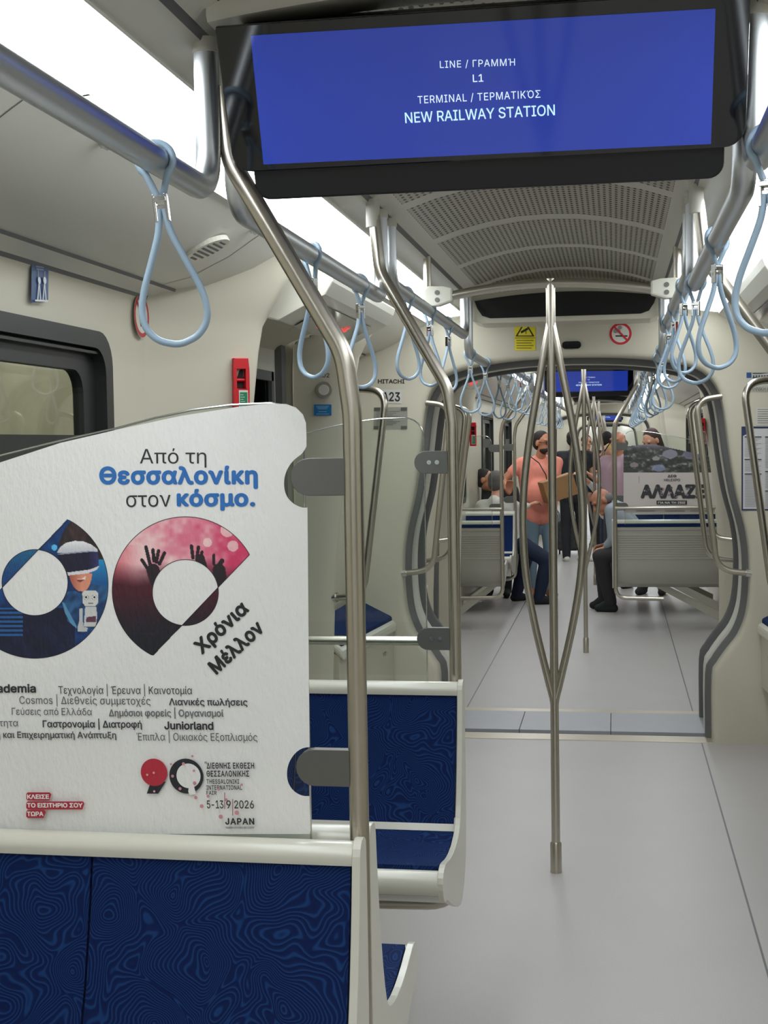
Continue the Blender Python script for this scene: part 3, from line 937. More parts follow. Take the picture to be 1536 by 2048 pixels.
for sg, x in ((-1, RXL), (1, RXR)):
    for i, (a, b, z) in enumerate(RSEG):
        r = make_rail(a, b, z, True, True, x)
        tag(r, RNAME[i] + (' on the left of the ceiling' if sg < 0 else ' on the right of the ceiling'), 'handrail', 'overhead rails of the near car')
        c = dup(r, flip(r.location), PI); tag(c, 'overhead rail in the second car, beyond the gangway on the %s' % ('right' if sg < 0 else 'left'), 'handrail', 'overhead rails on the %s of the second car' % ('right' if sg < 0 else 'left'))

# ---------------------------------------------------------------- hanging straps
def make_strap():
    root = empty('hanging_strap', (0,0,0))
    m = MB()
    loop = [(0, .0225*math.cos(a)*1.0, .0) for a in (0,)]
    pts = []
    for k in range(15):
        a = math.radians(-52 + 284*k/14); pts.append((.026*math.cos(a), .004*math.sin(a*1.0), .026*math.sin(a)))
    pts = [(.004, .004, -.052)] + pts + [(-.004, -.004, -.052)]
    m.tube(fillet(pts, .012, 3), .0052, 8); m.build('cord_loop', M['strap'], root)
    m = MB(); m.box((-.011,-.007,-.090),(-.006,.007,-.050)); m.box((.006,-.007,-.090),(.011,.007,-.050)); m.box((-.011,-.004,-.074),(.011,.004,-.066))
    m.box((-.009,-.009,-.062),(.009,.009,-.054))
    m.build('buckle', M['chrome'], root, bevel=.0012)
    m = MB(); pts = []
    hw = .047
    right = [(.004,-.072),(.009,-.105),(.024,-.145),(.040,-.185),(.047,-.215),(.044,-.240),(.030,-.258),(.012,-.266),(0,-.268)]
    ctrl = right + [(-x, z) for x, z in right[::-1][1:]]
    cv = [Vector((x, 0, z)) for x, z in ctrl]; out = []
    for i in range(len(cv)-1):
        p0, p1, p2, p3 = cv[max(i-1,0)], cv[i], cv[i+1], cv[min(i+2,len(cv)-1)]
        for k in range(4):
            t = k/4; out.append(0.5*((2*p1)+(-p0+p2)*t+(2*p0-5*p1+4*p2-p3)*t*t+(-p0+3*p1-3*p2+p3)*t**3))
    out.append(cv[-1])
    m.tube(out, .0064, 10, flat=.8)
    m.build('strap', M['strap'], root)
    return root
strap = make_strap(); first = True
LST = [(1.90,RZ,12,'nearest on the left rail, before the round ceiling grille'),(2.93,RZ,-35,'on the second left rail, crossed by the nearest bent pole'),(3.50,RZ,48,'ending the second left rail, above the R02 button'),
       (4.32,2.025,50,'first on the third left rail, above the maker plate'),(4.86,2.025,-30,'middle one on the third left rail'),(5.40,2.025,55,'last on the third left rail, past the crossbar clamp'),(6.22,1.955,20,'beginning the short left rail before the gangway'),(6.96,1.955,-15,'ending the short left rail before the gangway')]
RST = [(2.00,RZ,-25,'nearest on the right, cut by the edge of the picture'),(2.95,RZ,30,'second on the right, below the corner of the blue screen'),(3.72,RZ,-20,'third on the right, at the end of its rail'),
       (4.36,2.025,35,'fourth on the right, next to the right crossbar clamp'),(5.02,2.025,-40,'fifth on the right, just beyond the crossbar clamp'),(5.62,2.025,20,'sixth on the right, last of the rail by the doors'),(6.30,1.955,-10,'seventh on the right, on the short rail before the gangway'),(6.92,1.955,30,'eighth on the right, last before the gangway')]
ALLST = []
for x, lst, sd in ((RXL, LST, 'left'), (RXR, RST, 'right')):
    for y, z, rz, t in lst:
        o = strap if first else dup(strap); first = False
        o.location = (x, y, z); o.rotation_euler = (0, math.radians(-6) if y == 1.90 else 0, math.radians(rz))
        tag(o, 'blue loop strap ' + t, 'strap', 'hanging straps of the near car'); ALLST.append(o)
random.seed(3)
for o in ALLST:
    if o.location.y < 2.3 and False: continue
    q = flip(o.location); c = dup(o, q, random.uniform(-.9, .9)); sd = 'right' if q.x > XC else 'left'
    tag(c, 'blue loop strap in the second car, among those on the %s' % sd, 'strap', 'straps on the %s of the second car' % sd)
for k in range(6):
    for x, sd in ((RXL, 'left'), (RXR, 'right')):
        c = dup(strap, (x, 13.4+k*.62, RZ), random.uniform(-.9, .9)); tag(c, 'blue loop strap in the second car, among those on the %s' % sd, 'strap', 'straps on the %s of the second car' % sd)
for x, sd in ((RXL, 'left'), (RXR, 'right')):
    r = make_rail(16.9, 21.0, RZ, True, True, x); tag(r, 'overhead rail at the far end of the second car on the %s' % sd, 'handrail', 'overhead rails on the %s of the second car' % sd)

# ---------------------------------------------------------------- three-strand centre poles
def make_tri():
    root = empty('centre_pole', (0,0,0))
    m = MB(); m.tube([(0,0,.42),(0,0,.02)], .0155, 18); m.tube([(0,0,2.12),(0,0,1.95)], .0165, 18)
    # straight strand and the two bowed ones
    m.tube([(0,0,.40),(0,0,2.0)], .0150, 16)
    m.build('stem', M['steel'], root)
    for s_ in (-1, 1):
        ctrl = [(0,1.99),(.006,1.95),(.036,1.80),(.080,1.555),(.104,1.33),(.100,1.11),(.070,.91),(.022,.70),(.003,.62),(0,.56)]
        cv = [Vector((s_*a, 0, z)) for a, z in ctrl]; out = []
        for i in range(len(cv)-1):
            p0, p1, p2, p3 = cv[max(i-1,0)], cv[i], cv[i+1], cv[min(i+2,len(cv)-1)]
            for k in range(5):
                t = k/5; out.append(0.5*((2*p1)+(-p0+p2)*t+(2*p0-5*p1+4*p2-p3)*t*t+(-p0+3*p1-3*p2+p3)*t**3))
        out.append(cv[-1])
        m = MB(); m.tube(out, .0135, 16); m.build('bowed_strand', M['steel'], root)
    m = MB(); m.tube([(0,0,0),(0,0,.008),(0,0,.105),(0,0,.112)], [.021,.0205,.0205,.017], 18); m.build('floor_sleeve', M['steel'], root)
    # curved cross bar with two end clamps
    m = MB(); pts = [(-.375+.75*k/16, 0, 2.068+.038*(1-((k-8)/8)**2)) for k in range(17)]
    m.tube(pts, .0165, 16); m.build('cross_bar', M['steel'], root)
    for s_ in (-1, 1):
        m = MB(); m.prism([(s_*.345,2.052),(s_*.345,2.098),(s_*.375,2.106),(s_*.435,2.108),(s_*.450,2.096),(s_*.450,2.046),(s_*.435,2.036),(s_*.395,2.036)][::(1 if s_ > 0 else -1)], 'y', -.02, .02)
        c = m.build('end_clamp', M['seatwhite'], root, bevel=.006, weld=True)
        k = MB()
        for zz in (2.084, 2.058): k.disc((s_*.40, -.0225, zz), .0085, 'y', .004)
        k.build('bolt', M['clamp'], c)
        m = MB(); m.tube([(s_*.437, 0, 2.10), (s_*.437, 0, 2.215)], .014, 12); m.build('hanger', M['steel'], root)
    return root
tri = make_tri(); tri.location = (XC, 4.82, 0)
tag(tri, 'three-strand steel pole standing in the middle of the near aisle', 'pole', 'three-strand centre poles')
dup(tri, (XC, 9.92, 0), PI, 'second three-strand pole, just beyond the gangway')
dup(tri, (XC, 14.6, 0), PI, 'third three-strand pole, among the passengers')
dup(tri, (XC, .14, 0), 0, 'three-strand pole beside the viewer, seen only mirrored in the blue screen')
for yy, t in ((19.3, 'fourth'), (24.4, 'fifth'), (29.1, 'sixth')): dup(tri, (XC, yy, 0), 0, '%s three-strand pole, far down the train' % t)

# ---------------------------------------------------------------- overhead information screens
def make_display(full=True):
    root = empty('information_screen', (0,0,0))
    T = Vector((0, -.055, 2.203)); B = Vector((0, .035, 1.995))           # tilted face, top nearer the viewer
    V = (T-B).normalized(); Ntilt = Vector((0, -V.z, V.y)); H = (T-B).length
    def Q(u, v, d): return (u + 0, B.y + V.y*v - Ntilt.y*d*1.0, B.z + V.z*v - Ntilt.z*d)
    hw = .405
    def rr(w, v0, v1, r, n=6):
        pts = []
        for cx, cz, a0, rad in ((w-.004, v1-.004, 0, .004), (-w+.004, v1-.004, 90, .004), (-w+r, v0+r, 180, r), (w-r, v0+r, 270, r)):
            for k in range(n+1):
                a = math.radians(a0+90*k/n); pts.append((cx+rad*math.cos(a), cz+rad*math.sin(a)))
        return pts
    def slab(m, pts, d0, d1, mi=0, taper=0):
        n = len(pts); vs = [Q(u, v, d0) for u, v in pts] + [Q(u*(1-taper), v, d1) for u, v in pts]
        m.add(vs, [(i, n+i, n+(i+1) % n, (i+1) % n) for i in range(n)] , mi)
        m.add(vs[:n], [tuple(range(n))], mi); m.add(vs[n:], [tuple(range(n))[::-1]], mi)
    m = MB(); slab(m, rr(hw, 0, H, .032), 0, .012); m.build('front_glass', M['screenblack'], root, bevel=.002, weld=True)
    m = MB(); slab(m, rr(hw-.03, -.05, H-.004, .024), .012, .10); m.build('housing', M['black'], root, bevel=.004, weld=True)
    return root, Q, H, V, Ntilt
d1, Q, H, V, NT = make_display()
d1.location = (-.205, 2.12, 0)
tag(d1, 'wide tilted blue screen hung from the ceiling above the aisle', 'screen', 'information screens')
OS = Vector(d1.location) + Vector(Q(0, 0, 0))
pr_ = Print(OS - NT*-.0012, XU, V, .0002)
def shade(x, y):
    t = (x-500)/930
    return (36+6*t, 66+4*t, 168+14*t)
pr_.ppoly([(501,71), (527,329), (1422,288), (1431,17)], (34, 56, 152))
WHITE = (228, 246, 252)
pr_.text('LINE / ΓΡΑΜΜΉ', (880,136), (1030,131), WHITE, .002, cap=14, space=1.1)
pr_.text('L1', (946,164), (967,163), WHITE, .006, cap=15)
pr_.text('TERMINAL / ΤΕΡΜΑΤΙΚΌΣ', (836,207), (1081,195), WHITE, .002, cap=15, space=1.08)
pr_.text('NEW RAILWAY STATION', (811,246), (1110,230), (206,244,250), .006, cap=21)
pr_.build('lit_picture', M['screen'], d1)
d2 = dup(d1, (flip(d1.location).x, flip(d1.location).y, 0), 0, 'blue screen hung in the second car, seen through the gangway')
dup(d1, (XC, 31.0, 0), 0, 'distant blue screen, second one beyond the gangway')
dup(d1, (XC, 41.5, 2.12*0), 0, 'most distant small blue screen')
# arched ceiling bracket the screen hangs from
def arch_beam():
    m = MB(); rows = []
    N = 24
    for k in range(N+1):
        u = -.405 + .81*k/N; z = 2.272 - .028*(abs(u)/.405)**2
        rows.append([(u,-.03,z+.07),(u,-.03,z-.022),(u,-.024,z-.03),(u,.05,z-.03),(u,.06,z-.022),(u,.06,z+.07)])
    m.sheet(rows, 0, True); return m
o = arch_beam().build('ceiling_beam', M['ceil'], None, (XC, 2.10, 0)); edge_split(o); struct(o, 'arched cream beam across the ceiling above the blue screen', 'beam')
c = o.copy(); COL.objects.link(c); c.location = (XC, flip((0, 2.10, 0)).y, 0)

# ---------------------------------------------------------------- curved grab handles on portals and gangway edges
def make_grab(pts, sock=True):
    root = empty('grab_rail', (0,0,0))
    m = MB(); m.tube(fillet(pts, [.13, .13]), .0155, 16); m.build('tube', M['steel'], root)
    m = MB()
    for a, b in ((pts[0], pts[1]), (pts[-1], pts[-2])):
        a, b = Vector(a), Vector(b); t = (b-a).normalized(); m.tube([a - t*.005, a + t*.028], .021, 16)
    m.build('wall_socket', M['chrome'], root)
    return root
def ghook(sg, y): return [(sg*.90, y, 1.79), (sg*.735, y-.05, 1.775), (sg*.85, y-.05, .90), (sg*1.0, y, .885)]
def gedge(sg, y): return [(sg*.775, y, 1.765), (sg*.625, y, 1.745), (sg*.725, y, .885), (sg*.895, y, .865)]
GL = {('p', -1): 'curved steel grab handle on the door portal beside the maker plate', ('p', 1): 'curved steel grab handle cut by the right edge of the picture',
      ('g', -1): 'curved grab handle on the left edge of the gangway', ('g', 1): 'curved grab handle on the right edge of the gangway'}
for kind, fn, y in (('p', ghook, 5.72), ('g', gedge, 7.0)):
    for sg in (-1, 1):
        g = make_grab([(p[0], p[1]-y, p[2]) for p in fn(sg, y)]); g.location = (XC, y, 0)
        tag(g, GL[(kind, sg)], 'grab handle', 'curved grab handles')
        q = flip(g.location); sd = 'right' if sg < 0 else 'left'
        c = dup(g, q, PI); tag(c, 'curved grab handle just beyond the gangway on the %s, %s' % (sd, 'at its edge' if kind == 'g' else 'on the door portal'), 'grab handle', 'curved grab handles')

# ---------------------------------------------------------------- narrow seats over the cabinets next to the gangway
def make_perch(s):
    """s=+1: on the right wall; local x points into the wall"""
    root = empty('perch_seat', (0,0,0))
    def pr(m, poly, z0, z1): m.prism([(s*p[0], p[1]) for p in poly], 'z', z0, z1); return m
    def slab(m, pts, h0, h1):
        vs = [(s*u, y, z-h1) for u, y, z in pts] + [(s*u, y, z-h0) for u, y, z in pts]
        m.add(vs, [(0,1,2,3),(7,6,5,4),(0,4,5,1),(1,5,6,2),(2,6,7,3),(3,7,4,0)]); return m
    top = [(.915,6.955,.615),(1.0,5.96,.615),(1.135,5.96,.73),(1.135,6.955,.73)]
    m = slab(MB(), top, 0, .05); m.build('seat_rim', M['seatwhite'], root, bevel=.014, weld=True)
    m = slab(MB(), [(.937,6.94,.634),(1.017,5.985,.634),(1.133,5.985,.732),(1.133,6.94,.732)], -.012, .02); m.build('seat', M['fabric'], root, bevel=.008, weld=True)
    m = MB(); pr(m, [(.935,6.955),(1.02,5.97),(1.135,5.97),(1.135,6.955)], .30, .60); m.build('apron', M['cream'], root, bevel=.004, weld=True)
    m = MB(); pr(m, [(1.0,6.955),(1.06,6.0),(1.135,6.0),(1.135,6.955)], .0, .30); m.build('cabinet', M['panel'], root, bevel=.004, weld=True)
    m = MB()
    for yy, uu in ((6.75,.951),(6.2,.999)): m.disc((s*uu-(.006 if s > 0 else -.002), yy, .48), .011, 'x', .012)
    m.build('latch', M['chrome'], root)
    return root
for s_, t in ((-1, 'narrow blue seat over a cream cabinet, seen through the clear glass screen'), (1, 'narrow blue seat over a cream cabinet at the right edge of the picture')):
    p = make_perch(s_); p.location = (XC, 0, 0); tag(p, t, 'seat', 'narrow seats beside the gangway')
    c = dup(p, (XC, 2*GANG, 0), PI); tag(c, 'narrow blue seat just beyond the gangway on the ' + ('right' if s_ < 0 else 'left'), 'seat', 'narrow seats beside the gangway')

# ---------------------------------------------------------------- display over the gangway, door displays
def make_gdisp():
    root = empty('gangway_display', (0,0,0))
    def shape(w, z0, z1, rise, n=16):
        pts = []
        for k in range(n+1):
            u = -w + 2*w*k/n; pts.append((u, z1 + rise*(1-(u/w)**2)))
        pts += [(w-.012, z0+.045), (w-.034, z0+.012), (w-.07, z0)] + [(-w+.07, z0), (-w+.034, z0+.012), (-w+.012, z0+.045)]
        return pts
    m = MB(); m.prism([(u, z) for u, z in shape(.452, 2.092, 2.212, .032)], 'y', -.05, .20); m.build('surround', M['cream'], root, bevel=.012, weld=True)
    m = MB(); m.prism([(u, z) for u, z in shape(.408, 2.114, 2.194, .030)], 'y', -.056, -.045); m.build('dark_lens', M['lensblack'], root, bevel=.003, weld=True)
    return root
gd = make_gdisp(); gd.location = (XC, 6.25, 0); tag(gd, 'dark curved display lens above the gangway opening', 'display', 'displays above gangways')
c = dup(gd, (XC, GANG+CARL-.4-.72, 0), 0, 'dark display above the next gangway, far down the second car')
def make_led(sg):
    root = empty('door_display', (0,0,0))
    sec = [(.665,2.105),(.675,2.075),(.70,2.035),(.72,2.025),(.86,1.955),(.90,1.965),(.90,2.09)]
    m = MB(); m.prism([(sg*u, z) for u, z in sec][::(1 if sg > 0 else -1)], 'y', 4.30, 5.52); m.build('housing', M['seatwhite'], root, bevel=.006, weld=True)
    a, b = Vector((.735,2.0155)), Vector((.855,1.9555))
    m = MB(); n = Vector((-(b-a).y, (b-a).x)).normalized(); n = n if n.y < 0 else -n
    q = []
    for (p, y) in ((a,4.50),(a,5.34),(b,5.34),(b,4.50)): v = p + n*.003; q.append((sg*v.x, y, v.y))
    m.add(q if sg < 0 else q[::-1], [(0,1,2,3)]); m.build('dark_window', M['lensblack'], root)
    m = MB()
    for k in range(26):
        if k in (9, 16): continue
        t0 = random.uniform(.25,.5); t1 = random.uniform(.55,.8); y = 4.72+k*.015
        q = []
        for (t, yy) in ((t0,y),(t0,y+.008),(t1,y+.008),(t1,y)): v = a.lerp(b, t) + n*.0045; q.append((sg*v.x, yy, v.y))
        m.add(q if sg < 0 else q[::-1], [(0,1,2,3)])
    m.build('red_lettering', M['ledred'], root)
    return root
for sg in (-1, 1):
    o = make_led(sg); o.location = (XC, 0, 0); tag(o, 'cream display box with red lettering above the %s doors of the near car' % ('left' if sg < 0 else 'right'), 'display', 'displays above doors')
    c = dup(o, (XC, 2*GANG, 0), PI, 'red lit display box above the %s doors beyond the gangway' % ('right' if sg < 0 else 'left'))

# ================================================================= PRINTS AND SMALL THINGS
INK = (46, 46, 48)
def sdist(p, a, b):
    ax, ay = a; bx, by = b; px_, py_ = p
    dx, dy = bx-ax, by-ay; t = max(0, min(1, ((px_-ax)*dx+(py_-ay)*dy)/(dx*dx+dy*dy+1e-9)))
    return math.hypot(px_-ax-dx*t, py_-ay-dy*t)
def inpoly(p, poly):
    x, y = p; c = False; j = len(poly)-1
    for i in range(len(poly)):
        xi, yi = poly[i]; xj, yj = poly[j]
        if (yi > y) != (yj > y) and x < (xj-xi)*(y-yi)/(yj-yi)+xi: c = not c
        j = i
    return c
def mix(a, b, t): t = max(0, min(1, t)); return tuple(a[i]+(b[i]-a[i])*t for i in range(3))
def vnoise(x, y):
    def h(i, j): return (math.sin(i*127.1+j*311.7)*43758.5453) % 1
    i, j = math.floor(x), math.floor(y); u, v = x-i, y-j; u = u*u*(3-2*u); v = v*v*(3-2*v)
    return (h(i,j)*(1-u)+h(i+1,j)*u)*(1-v)+(h(i,j+1)*(1-u)+h(i+1,j+1)*u)*v

def big_poster():
    p = yprint(2.1795, .00012)
    paper = (238, 237, 234)
    cut1 = [(613,893),(604,907),(588,920),(576,936),(569,956),(569,978),(576,996),(590,1009),(605,1015),(615,1015)]
    cut2 = [(619,1494),(604,1497),(589,1508),(578,1526),(574,1546),(577,1566),(588,1582),(604,1591),(619,1592)]
    def sm(l):
        v = [Vector(q) for q in l]; o = []
        for i in range(len(v)-1):
            p0, p1, p2, p3 = v[max(i-1,0)], v[i], v[i+1], v[min(i+2,len(v)-1)]
            for k in range(4):
                t = k/4; o.append(tuple(0.5*((2*p1)+(-p0+p2)*t+(2*p0-5*p1+4*p2-p3)*t*t+(-p0+3*p1-3*p2+p3)*t**3)))
        return o+[tuple(l[-1])]
    cut1, cut2 = sm(cut1), sm(cut2)
    top = [(-380,1090),(-200,1004),(-90,958),(0,925),(120,886),(240,858),(360,832),(480,813),(540,807),(572,808),(592,815),(606,829),(612,846),(613,870)]
    p.ppoly(top + cut1 + cut2 + [(621,1660),(620,1668),(300,1668),(0,1660),(-380,1650)], paper)
    # the two picture shapes
    C, HC = (371,1180), (371,1185)
    def shape(x, y):
        side = (x-498)*(1315-1110)-(y-1110)*(303-498)
        up = side < 0
        hole = math.hypot(x-HC[0], y-HC[1]) < 66
        if hole: return not up
        return up and math.hypot(x-C[0], y-C[1]) < 146.5
    palm = [((306,1140),(312,1160),13),((300,1128),(292,1094),3.6),((308,1122),(306,1100),3.6),((313,1124),(317,1102),3.6),((319,1128),(329,1106),3.6),((297,1140),(284,1120),3.4),
            ((400,1118),(405,1135),10),((386,1116),(383,1092),3.4),((394,1114),(397,1094),3.4),((402,1118),(404,1104),3.2),((438,1140),(441,1158),13),((428,1128),(428,1110),3),((440,1128),(444,1122),5)]
    def crowd(x, y):
        n = vnoise(x/26, y/22)*.6 + vnoise(x/9, y/9)*.4
        t = (x-225)/270
        c = mix((246,206,206), (214,62,104), max(0, t*1.25-.25) + (n-.5)*.8)
        c = mix(c, (222,92,106), max(0, 1-(x-225)/60)*.8*(1 if y > 1090 else .4))
        k = (y-(1112+26*vnoise(x/30, 3)))/46
        c = mix(c, (74,24,38), k); c = mix(c, (24,26,38), (y-1185)/80)
        if y > 1180: c = mix(c, (84,40,40), max(0, vnoise(x/7, y/7)-.72)*1.6)
        for a, b, r in ((415,1085,9),(466,1092,11),(455,1060,14)):
            d = math.hypot(x-a, y-b)
            if d < r: c = mix(c, (252,220,214), .75)
        for a, b, r in palm:
            if sdist((x,y), a, b) < r: c = (38,26,34)
        return c
    p.grid(shape, crowd, 222, 1030, 500, 1318, 230)
    def shape2(x, y): return shape(441-x, 2350-y)
    K = 6.678
    def Z(l): return [(a/K, 1020+b/K) for a, b in l]
    hair = Z([(800,600),(790,430),(830,330),(900,210),(960,150),(1180,250),(1300,450),(1400,660),(1250,660)])
    band = Z([(760,575),(800,500),(880,440),(1000,412),(1110,418),(1220,460),(1300,520),(1310,560),(1180,545),(900,570)])
    visor = Z([(770,590),(900,560),(1190,520),(1290,535),(1315,620),(1320,760),(1200,800),(900,840),(820,760)])
    rim = Z([(900,835),(1200,795),(1330,745),(1290,800),(1180,845),(910,875)])
    face = Z([(920,870),(1190,845),(1232,850),(1222,930),(1200,1000),(1165,1060),(1110,1090),(1045,1080),(985,1030),(945,950)])
    mouth = Z([(1020,925),(1090,920),(1150,880),(1140,925),(1080,965),(1040,955)])
    shirt = Z([(830,1230),(905,1090),(1000,1080),(1110,1130),(1210,980),(1300,1000),(1440,1030),(1440,1300),(1300,1560),(1100,1640),(900,1480)])
    rhead = Z([(1100,1110),(1135,1075),(1280,1075),(1310,1110),(1310,1240),(1270,1285),(1140,1285),(1105,1240)])
    rbody = Z([(1140,1290),(1285,1290),(1300,1400),(1280,1560),(1120,1560)])
    rarm = Z([(1060,1320),(1105,1310),(1105,1480),(1120,1560),(1170,1570),(1165,1625),(1035,1625),(1040,1560),(1060,1480)])
    def kid(x, y):
        q = (x, y)
        if inpoly(q, rhead):
            for ex in (1152, 1262):
                d = math.hypot(x-ex/K, y-(1020+1165/K))
                if d < 2.4: return (40,44,50)
                if d < 4.3: return (236,236,232)
                if d < 5.0: return (90,92,92)
            if abs(y-(1020+1245/K)) < .8 and abs(x-1210/K) < 5: return (110,110,110)
            return (214,214,210)
        if inpoly(q, rbody):
            if inpoly(q, Z([(1155,1430),(1280,1415),(1285,1500),(1150,1500)])): return (96,60,78)
            return (206,206,204)
        if inpoly(q, rarm): return (196,196,196)
        if inpoly(q, rim): return (222,222,226)
        if inpoly(q, band): return mix((238,238,240), (196,198,206), (y-1085)/22)
        if inpoly(q, visor):
            if y < 1020+585/K-(x-770/K)*.09+2: return (150,156,176)
            return mix((26,28,52), (56,54,110), max(0, (x-1170/K)/22))
        if inpoly(q, mouth): return (244,232,226) if y < 1020+930/K else (150,66,60)
        if inpoly(q, face): return mix((226,150,122), (170,92,76), (x-1060/K)/-24+.2)
        if inpoly(q, hair): return mix((34,30,36), (78,56,54), vnoise(x/5, y/11)*.8)
        if inpoly(q, shirt):
            c = mix((20,48,92), (52,104,150), vnoise(x/9+y/16, y/13))
            if sdist(q, Z([(840,1260)])[0], Z([(1000,1560)])[0]) < 4: c = (92,148,186)
            return c
        c = mix((14,26,64), (24,84,150), vnoise(x/20, y/14)*.9)
        if x > 182 and y > 1115: c = mix((40,150,206), (24,90,150), (y-1115)/50)
        if y > 1215 and x < 150:
            c = mix((18,22,46), (26,34,66), vnoise(x/18, y/18))
            if x < 46 and y < 1272 and int(y/4.4) % 2 == 0: c = (36,96,160)
        if math.hypot(x-109, y-1095) < 6: c = (90,190,240)
        if math.hypot(x-70, y-1165) < 66 and y < 1165: c = mix((34,110,146), (26,70,126), (y-1100)/60+.3*vnoise(x/4, y/3))
        return c
    p.grid(shape2, kid, -60, 1032, 217, 1318, 250)
    def outline(pts):
        for a, b in zip(pts, pts[1:]): p.line(a, b, .0011, (30,28,40), up=0)
    p.layer += 1
    tip0, tip1 = (498,1110), (303,1315)
    def arc(c, r, a0, a1, n=60): return [(c[0]+r*math.cos(math.radians(a0+(a1-a0)*k/n)), c[1]+r*math.sin(math.radians(a0+(a1-a0)*k/n))) for k in range(n+1)]
    big = arc(C, 146.5, -28.9, -242.6); hole = arc(HC, 66, 0, 360)
    for f_ in (lambda q: q, lambda q: (441-q[0], 2350-q[1])):
        outline([f_(q) for q in big]); outline([f_(q) for q in hole])
        outline([f_(q) for q in (big[0], (439,1172))]); outline([f_(q) for q in ((360,1255), big[-1])])
        outline([f_(q) for q in ((439,1172), (360,1255))])
    # lettering
    T = p.text; BLUE = (44, 112, 186)
    T('Από τη', (280,927), (413,927), INK, -.012, 29)
    T('Θεσσαλονίκη', (199,969), (516,969), BLUE, .034, 36, 1.05)
    T('στον', (253,1014), (342,1013), INK, -.012, 31)
    T('κόσμο.', (354,1013), (511,1013), BLUE, .034, 34, 1.05)
    T('Χρόνια', (405,1310), (500,1221), (36,38,40), .032, 30, 1.04)
    T('Μέλλον', (434,1350), (531,1260), (36,38,40), .032, 30, 1.04)
    T('Academia', (-34,1385), (73,1385), (52,52,54), .026, 17)
    T('Τεχνολογία | Έρευνα | Καινοτομία', (118,1387), (385,1388), (52,52,54), 0, 15)
    T('Cosmos | Διεθνείς συμμετοχές', (40,1407), (302,1409), (92,92,94), -.006, 15)
    T('Λιανικές πωλήσεις', (339,1410), (496,1411), (62,62,64), .016, 14)
    T('Γεύσεις από Ελλάδα', (25,1429), (185,1430), (92,92,94), -.004, 14)
    T('Δημόσιοι φορείς | Οργανισμοί', (219,1432), (448,1433), (104,104,106), .014, 14)
    T('ότητα', (-10,1452), (38,1452), (92,92,94), -.004, 14)
    T('Γαστρονομία | Διατροφή', (87,1454), (285,1455), (54,54,56), .016, 14)
    T('Juniorland', (330,1458), (428,1459), (44,44,46), .022, 16)
    T('ση και Επιχειρηματική Ανάπτυξη', (-16,1475), (234,1476), (82,82,84), .016, 13)
    T('Έπιπλα | Οικιακός Εξοπλισμός', (275,1480), (516,1481), (84,84,86), -.004, 15)
    # round emblem: red disc with a dark tail, brushed ring
    p.ppoly([(302,1566),(333,1562),(318,1586),(295,1586)], (36,38,44))
    p.circle((309.5,1543.6), 26.5, (186,44,62))
    p.circle((374,1551), 34, (36,40,46)); p.circle((378.5,1550.5), 24, paper)
    p.ppoly([(379,1573),(389,1570),(394,1587),(381,1589),(378,1582)], paper)
    T('η', (411,1526), (415,1526), INK, .02, 5)
    T('ΔΙΕΘΝΗΣ ΕΚΘΕΣΗ', (415,1536), (510,1536), INK, .02, 12, 1.1)
    T('ΘΕΣΣΑΛΟΝΙΚΗΣ', (415,1552), (500,1552), INK, .02, 12, 1.1)
    T('THESSALONIKI', (415,1566), (480,1566), INK, .016, 9, 1.1)
    T('INTERNATIONAL', (415,1578), (486,1578), INK, .016, 9, 1.1)
    T('FAIR', (415,1588), (435,1588), INK, .016, 8, 1.1)
    T('5-13', (416,1615), (449,1615), INK, .01, 16); T('9', (455,1615), (464,1615), INK, .01, 16); T('2026', (471,1615), (510,1615), INK, .01, 16)
    p.line((451.5,1583), (451.5,1616), .0011, (150,44,60)); p.line((467.5,1596), (467.5,1629), .0011, (150,44,60))
    T('JAPAN', (453,1647), (511,1647), INK, .03, 13, 1.15)
    T('ΤΙΜΩΜΕΝΗ ΧΩΡΑ/HONOURED COUNTRY', (453,1655), (511,1655), INK, .01, 4)
    for a, b, r in ((394,1593,3.4),(406,1610,3.8),(444,1631,4.2),(476,1623,4.4),(392,1564,3.6),(348,1550,3),(363,1575,3),(419,1590,3),(455,1597,3),(486,1567,2.6),(440,1576,2.8),(391,1539,2.6),(345,1526,2.2),(370,1525,3),(388,1510,2.4)):
        p.circle((a, b), r, (206,140,152), 12)
    for a, b in ((298,1547),(311,1543),(312,1580)): p.circle((a, b), 2.3, (224,170,176), 10)
    RT = (178, 42, 60)
    for x0, y0, x1, y1 in ((57,1582,107,1598),(57,1600,173,1616),(57,1617,96,1633)):
        p.ppoly([(x0,y0+3),(x0+3,y0),(x1-3,y0),(x1,y0+4),(x1-4,y1),(x0+3,y1),(x0,y1-3)], RT)
    T('ΚΛΕΙΣΕ', (59,1595), (103,1595), (240,236,234), .03, 9)
    T('ΤΟ ΕΙΣΙΤΗΡΙΟ ΣΟΥ', (59,1612), (170,1612), (240,236,234), .03, 9)
    T('ΤΩΡΑ', (59,1629), (92,1629), (240,236,234), .03, 9)
    o = p.build('poster', M['paper'], g1)
    o['label'] = 'white fair poster with blue and black Greek lettering and two round pictures'
    return o
big_poster()

